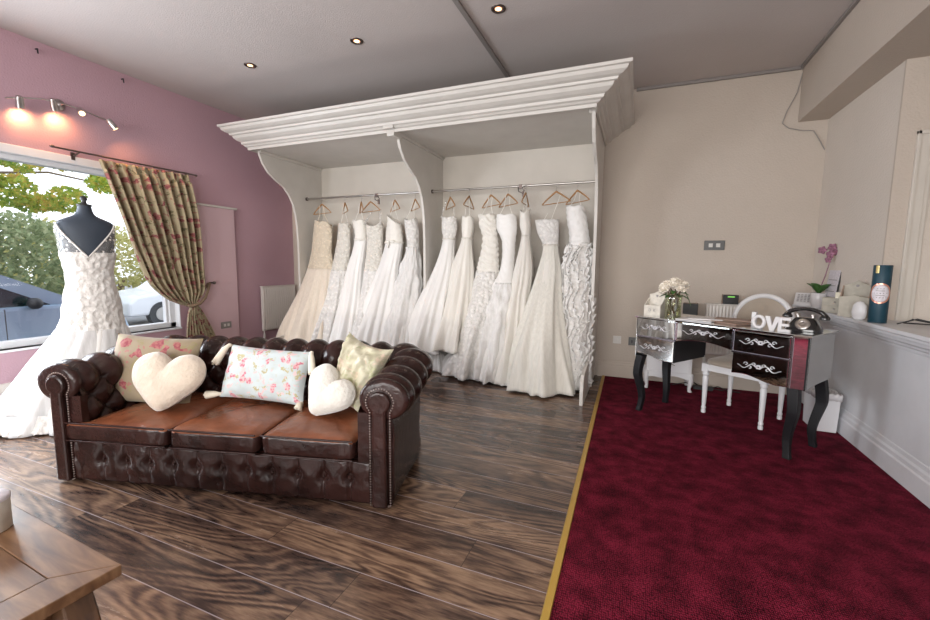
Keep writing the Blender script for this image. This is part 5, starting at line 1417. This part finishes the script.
MB().box(.846,-.30,.25,.852,-.29,1.0).box(.846,.56,.3,.852,.57,1.0).build('door_seam', M['matt_black'], BC)
# white car further off
WC = thing('car','white car bonnet parked beyond the curtain side of the window','car',(-12.0,8.3,GZ))
lw = [(-2.1,.3),(-2.1,.62),(-1.9,.78),(-1.0,.90),(-.9,.95),(-.2,1.42),(1.1,1.46),(1.9,1.0),(2.0,.3)]
MB().prism(lw,0,-.85,.85).build('body', M['car_white'], WC, bevel=.06)
MB().prism([(-.75,.98),(-.18,1.36),(1.0,1.40),(1.5,1.0)],0,.84,.86).build('side_window', M['car_glass'], WC)
for y in (-1.35,1.3):
    MB().tube([(.7,y,.31),(.87,y,.31)],.31,24).build('wheel', M['tyre'], WC)
    MB().tube([(.86,y,.31),(.88,y,.31)],.17,16).build('hub_cap', M['metal'], WC)
# foliage
def leafmat(name, cols):
    m = bpy.data.materials.new(name); nt, bb, N, L = nodes(m); bb.inputs['Roughness'].default_value = .7
    tc = N.new('ShaderNodeTexCoord'); n = N.new('ShaderNodeTexNoise'); n.inputs['Scale'].default_value = 5; n.inputs['Detail'].default_value = 6; n.inputs['Roughness'].default_value = .8
    L.new(tc.outputs['Object'], n.inputs['Vector']); c = ramp(N, L, n.outputs['Fac'], cols); L.new(c, bb.inputs['Base Color'])
    tr = N.new('ShaderNodeBsdfTranslucent'); L.new(c, tr.inputs[0]); mx = N.new('ShaderNodeMixShader'); mx.inputs[0].default_value = .35
    L.new(bb.outputs[0], mx.inputs[1]); L.new(tr.outputs[0], mx.inputs[2]); L.new(mx.outputs[0], N['Material Output'].inputs['Surface']); return m
M['leaf_dark'] = leafmat('hedge_leaves', [(.35,(.12,.18,.08)),(.5,(.30,.36,.18)),(.65,(.50,.50,.30))])
M['leaf_yel'] = leafmat('yellow_bush_leaves', [(.35,(.35,.36,.13)),(.5,(.55,.52,.20)),(.65,(.70,.60,.32))])
M['leaf_branch'] = leafmat('branch_leaves', [(.38,(.14,.32,.06)),(.5,(.42,.50,.06)),(.6,(.75,.55,.12)),(.7,(.75,.35,.12))])
def crown(b, blobs, n, s, rnd):
    for _ in range(n):
        c, r = blobs[rnd.randrange(len(blobs))]
        while True:
            d = Vector((rnd.uniform(-1,1),rnd.uniform(-1,1),rnd.uniform(-1,1)))
            if .3 < d.length < 1: break
        d = d.normalized()*(.75+.3*rnd.random()) if rnd.random() < .75 else d
        p = Vector(c)+Vector((d.x*r[0],d.y*r[1],d.z*r[2]))
        a = Vector((rnd.uniform(-1,1),rnd.uniform(-1,1),rnd.uniform(-1,1))).normalized(); q = a.orthogonal().normalized(); l = s*rnd.uniform(.6,1.3)
        b.add([p-a*l, p+q*l*.5, p+a*l, p-q*l*.5], [(0,1,2,3)])
rnd = random.Random(3)
def tree(name, label, cat, blobs, n, s, m, trunk=None):
    T_ = thing(name, label, cat, (blobs[0][0][0],blobs[0][0][1],GZ)); ox, oy = blobs[0][0][0], blobs[0][0][1]
    b = MB(); crown(b, blobs, n, s, rnd); b.v = [(x-ox,y-oy,z-GZ) for x,y,z in b.v]; b.build('foliage', m, T_)
    if trunk:
        b = MB()
        for pts, r in trunk: b.tube([(x-ox,y-oy,z-GZ) for x,y,z in pts], r, 8)
        b.build('trunk', M['bark'], T_, smooth=True)
tree('hedge_tree','dark green leafy trees rising behind the blue car','tree',[((-14,1.5,1.2),(1.6,1.6,1.7)),((-14,3.6,1.5),(1.5,1.4,1.5)),((-13.8,5.3,.9),(1.4,1.3,1.5))],14000,.085,M['leaf_dark'],[([(-14,1.5,GZ),(-14,1.6,1.5)],.12),([(-14,3.6,GZ),(-14,3.5,1.6)],.12)])
tree('hedge_tree','mid green shrub mass at the far left of the window view','tree',[((-13.5,-1.7,1.2),(1.5,1.3,1.6)),((-13,-3.8,1.4),(1.5,1.5,1.9))],6000,.10,M['leaf_dark'],[([(-13.5,-1.7,GZ),(-13.5,-1.6,1.5)],.12)])
tree('yellow_bush','yellow-green bush seen between the gown and the curtain','bush',[((-17.4,9.4,.6),(1.6,1.8,1.9)),((-17.4,12,.5),(1.6,1.9,1.9)),((-17.4,7.6,.7),(1.5,1.5,1.8))],13000,.085,M['leaf_yel'],[([(-17.4,9.4,GZ),(-17.4,9.5,.6)],.1)])
br = []
for k in range(26):
    br.append(((-9.3+rnd.uniform(-.7,.7), 1.4+k*.13+rnd.uniform(-.15,.15), 2.75+rnd.uniform(-.42,.45)-.01*k),(.28,.24,.14)))
tree('overhanging_tree','tree branch with yellow and orange autumn leaves across the window top','tree',br,4200,.055,M['leaf_branch'],[([(-10.4,3.55,GZ),(-10.3,3.6,1.2),(-10.1,3.5,2.6),(-9.8,3.3,4.0)],[.07,.06,.05,.04]),([(-10.1,3.5,2.6),(-9.5,2.5,2.9),(-9.3,1.4,2.95)],[.03,.02,.012]),([(-10.1,3.5,2.7),(-9.5,4.2,2.8),(-9.3,5.0,2.7)],[.025,.018,.01])])

# put the empties of things modelled in room coordinates at their own base
def kids(o):
    for c in o.children: yield c; yield from kids(c)
bpy.context.view_layer.update()
for o in list(col.objects):
    if o.parent is None and o.type == 'EMPTY' and o.location.length < 1e-6:
        ms = [c for c in kids(o) if c.type == 'MESH']; pts = [c.matrix_world @ Vector(q) for c in ms for q in c.bound_box]
        lo_ = Vector([min(p[i] for p in pts) for i in range(3)]); hi_ = Vector([max(p[i] for p in pts) for i in range(3)])
        base = Vector(((lo_.x+hi_.x)/2, (lo_.y+hi_.y)/2, lo_.z)); done = set()
        o.location = base
        for c in kids(o):
            if c.type == 'MESH':
                if c.data.name in done: continue
                done.add(c.data.name)
                for v in c.data.vertices: v.co -= base
            else: c.location -= base

# ------------------------------------------------------------------ world, light, camera
w = bpy.data.worlds.new('World'); sc.world = w; w.use_nodes = True; nt = w.node_tree; N = nt.nodes; L = nt.links
bg = N['Background']; tc = N.new('ShaderNodeTexCoord'); sp = N.new('ShaderNodeSeparateXYZ'); L.new(tc.outputs['Generated'], sp.inputs[0])
c = ramp(N, L, math_node(N, L, 'MULTIPLY_ADD', sp.outputs[2], .5, .5), [(.45,(.72,.76,.80)),(.55,(.92,.95,1.0)),(1,(.78,.86,1.0))])
L.new(c, bg.inputs['Color']); bg.inputs['Strength'].default_value = 2.0
def area(name, loc, rot, sx_, sy_, e, c):
    l = bpy.data.lights.new(name,'AREA'); l.shape = 'RECTANGLE'; l.size = sx_; l.size_y = sy_; l.energy = e; l.color = c
    o = bpy.data.objects.new(name,l); col.objects.link(o); o.location = loc; o.rotation_euler = rot; return o
area('fill_shop_window', (-1.5,YF+.05,1.55), (math.radians(90),0,0), 5.3, 2.0, 290, (1,.97,.93))  # added soft fill at the unseen shop window, standing in for daylight
area('daylight_picture_window', (XL+.02,.98,1.40), (0,math.radians(-90),0), 1.6, 1.3, 125, (.88,.94,1))
sun = bpy.data.lights.new('sun','SUN'); sun.energy = .4; sun.angle = math.radians(2); sun.color = (1,.95,.85)
so = bpy.data.objects.new('sun', sun); col.objects.link(so); so.rotation_euler = Vector((-.30,.95,-.045)).to_track_quat('-Z','Y').to_euler()

cam = bpy.data.cameras.new('camera'); cam.sensor_width = 36; cam.lens = 420/930*36; cam.clip_start = .01; cam.clip_end = 200
co = bpy.data.objects.new('camera', cam); col.objects.link(co)
Rm = Matrix([[0.9260570505892278,-0.05075504988806345,0.3739548956289253],[0.37723289648161024,0.09650143863483053,-0.9210769860079573],[0.010662122962851801,0.9940379254597222,0.10851231212013132]])
co.matrix_world = Matrix.Translation((0,0,1.3)) @ Rm.to_4x4(); sc.camera = co
sc.view_settings.view_transform = 'Standard'; sc.view_settings.look = 'None'; sc.view_settings.gamma = 1; sc.view_settings.use_curve_mapping = False
sc.view_settings.exposure = 0.08
sc.cycles.max_bounces = 8; sc.cycles.diffuse_bounces = 5; sc.cycles.transparent_max_bounces = 24; sc.cycles.caustics_reflective = False
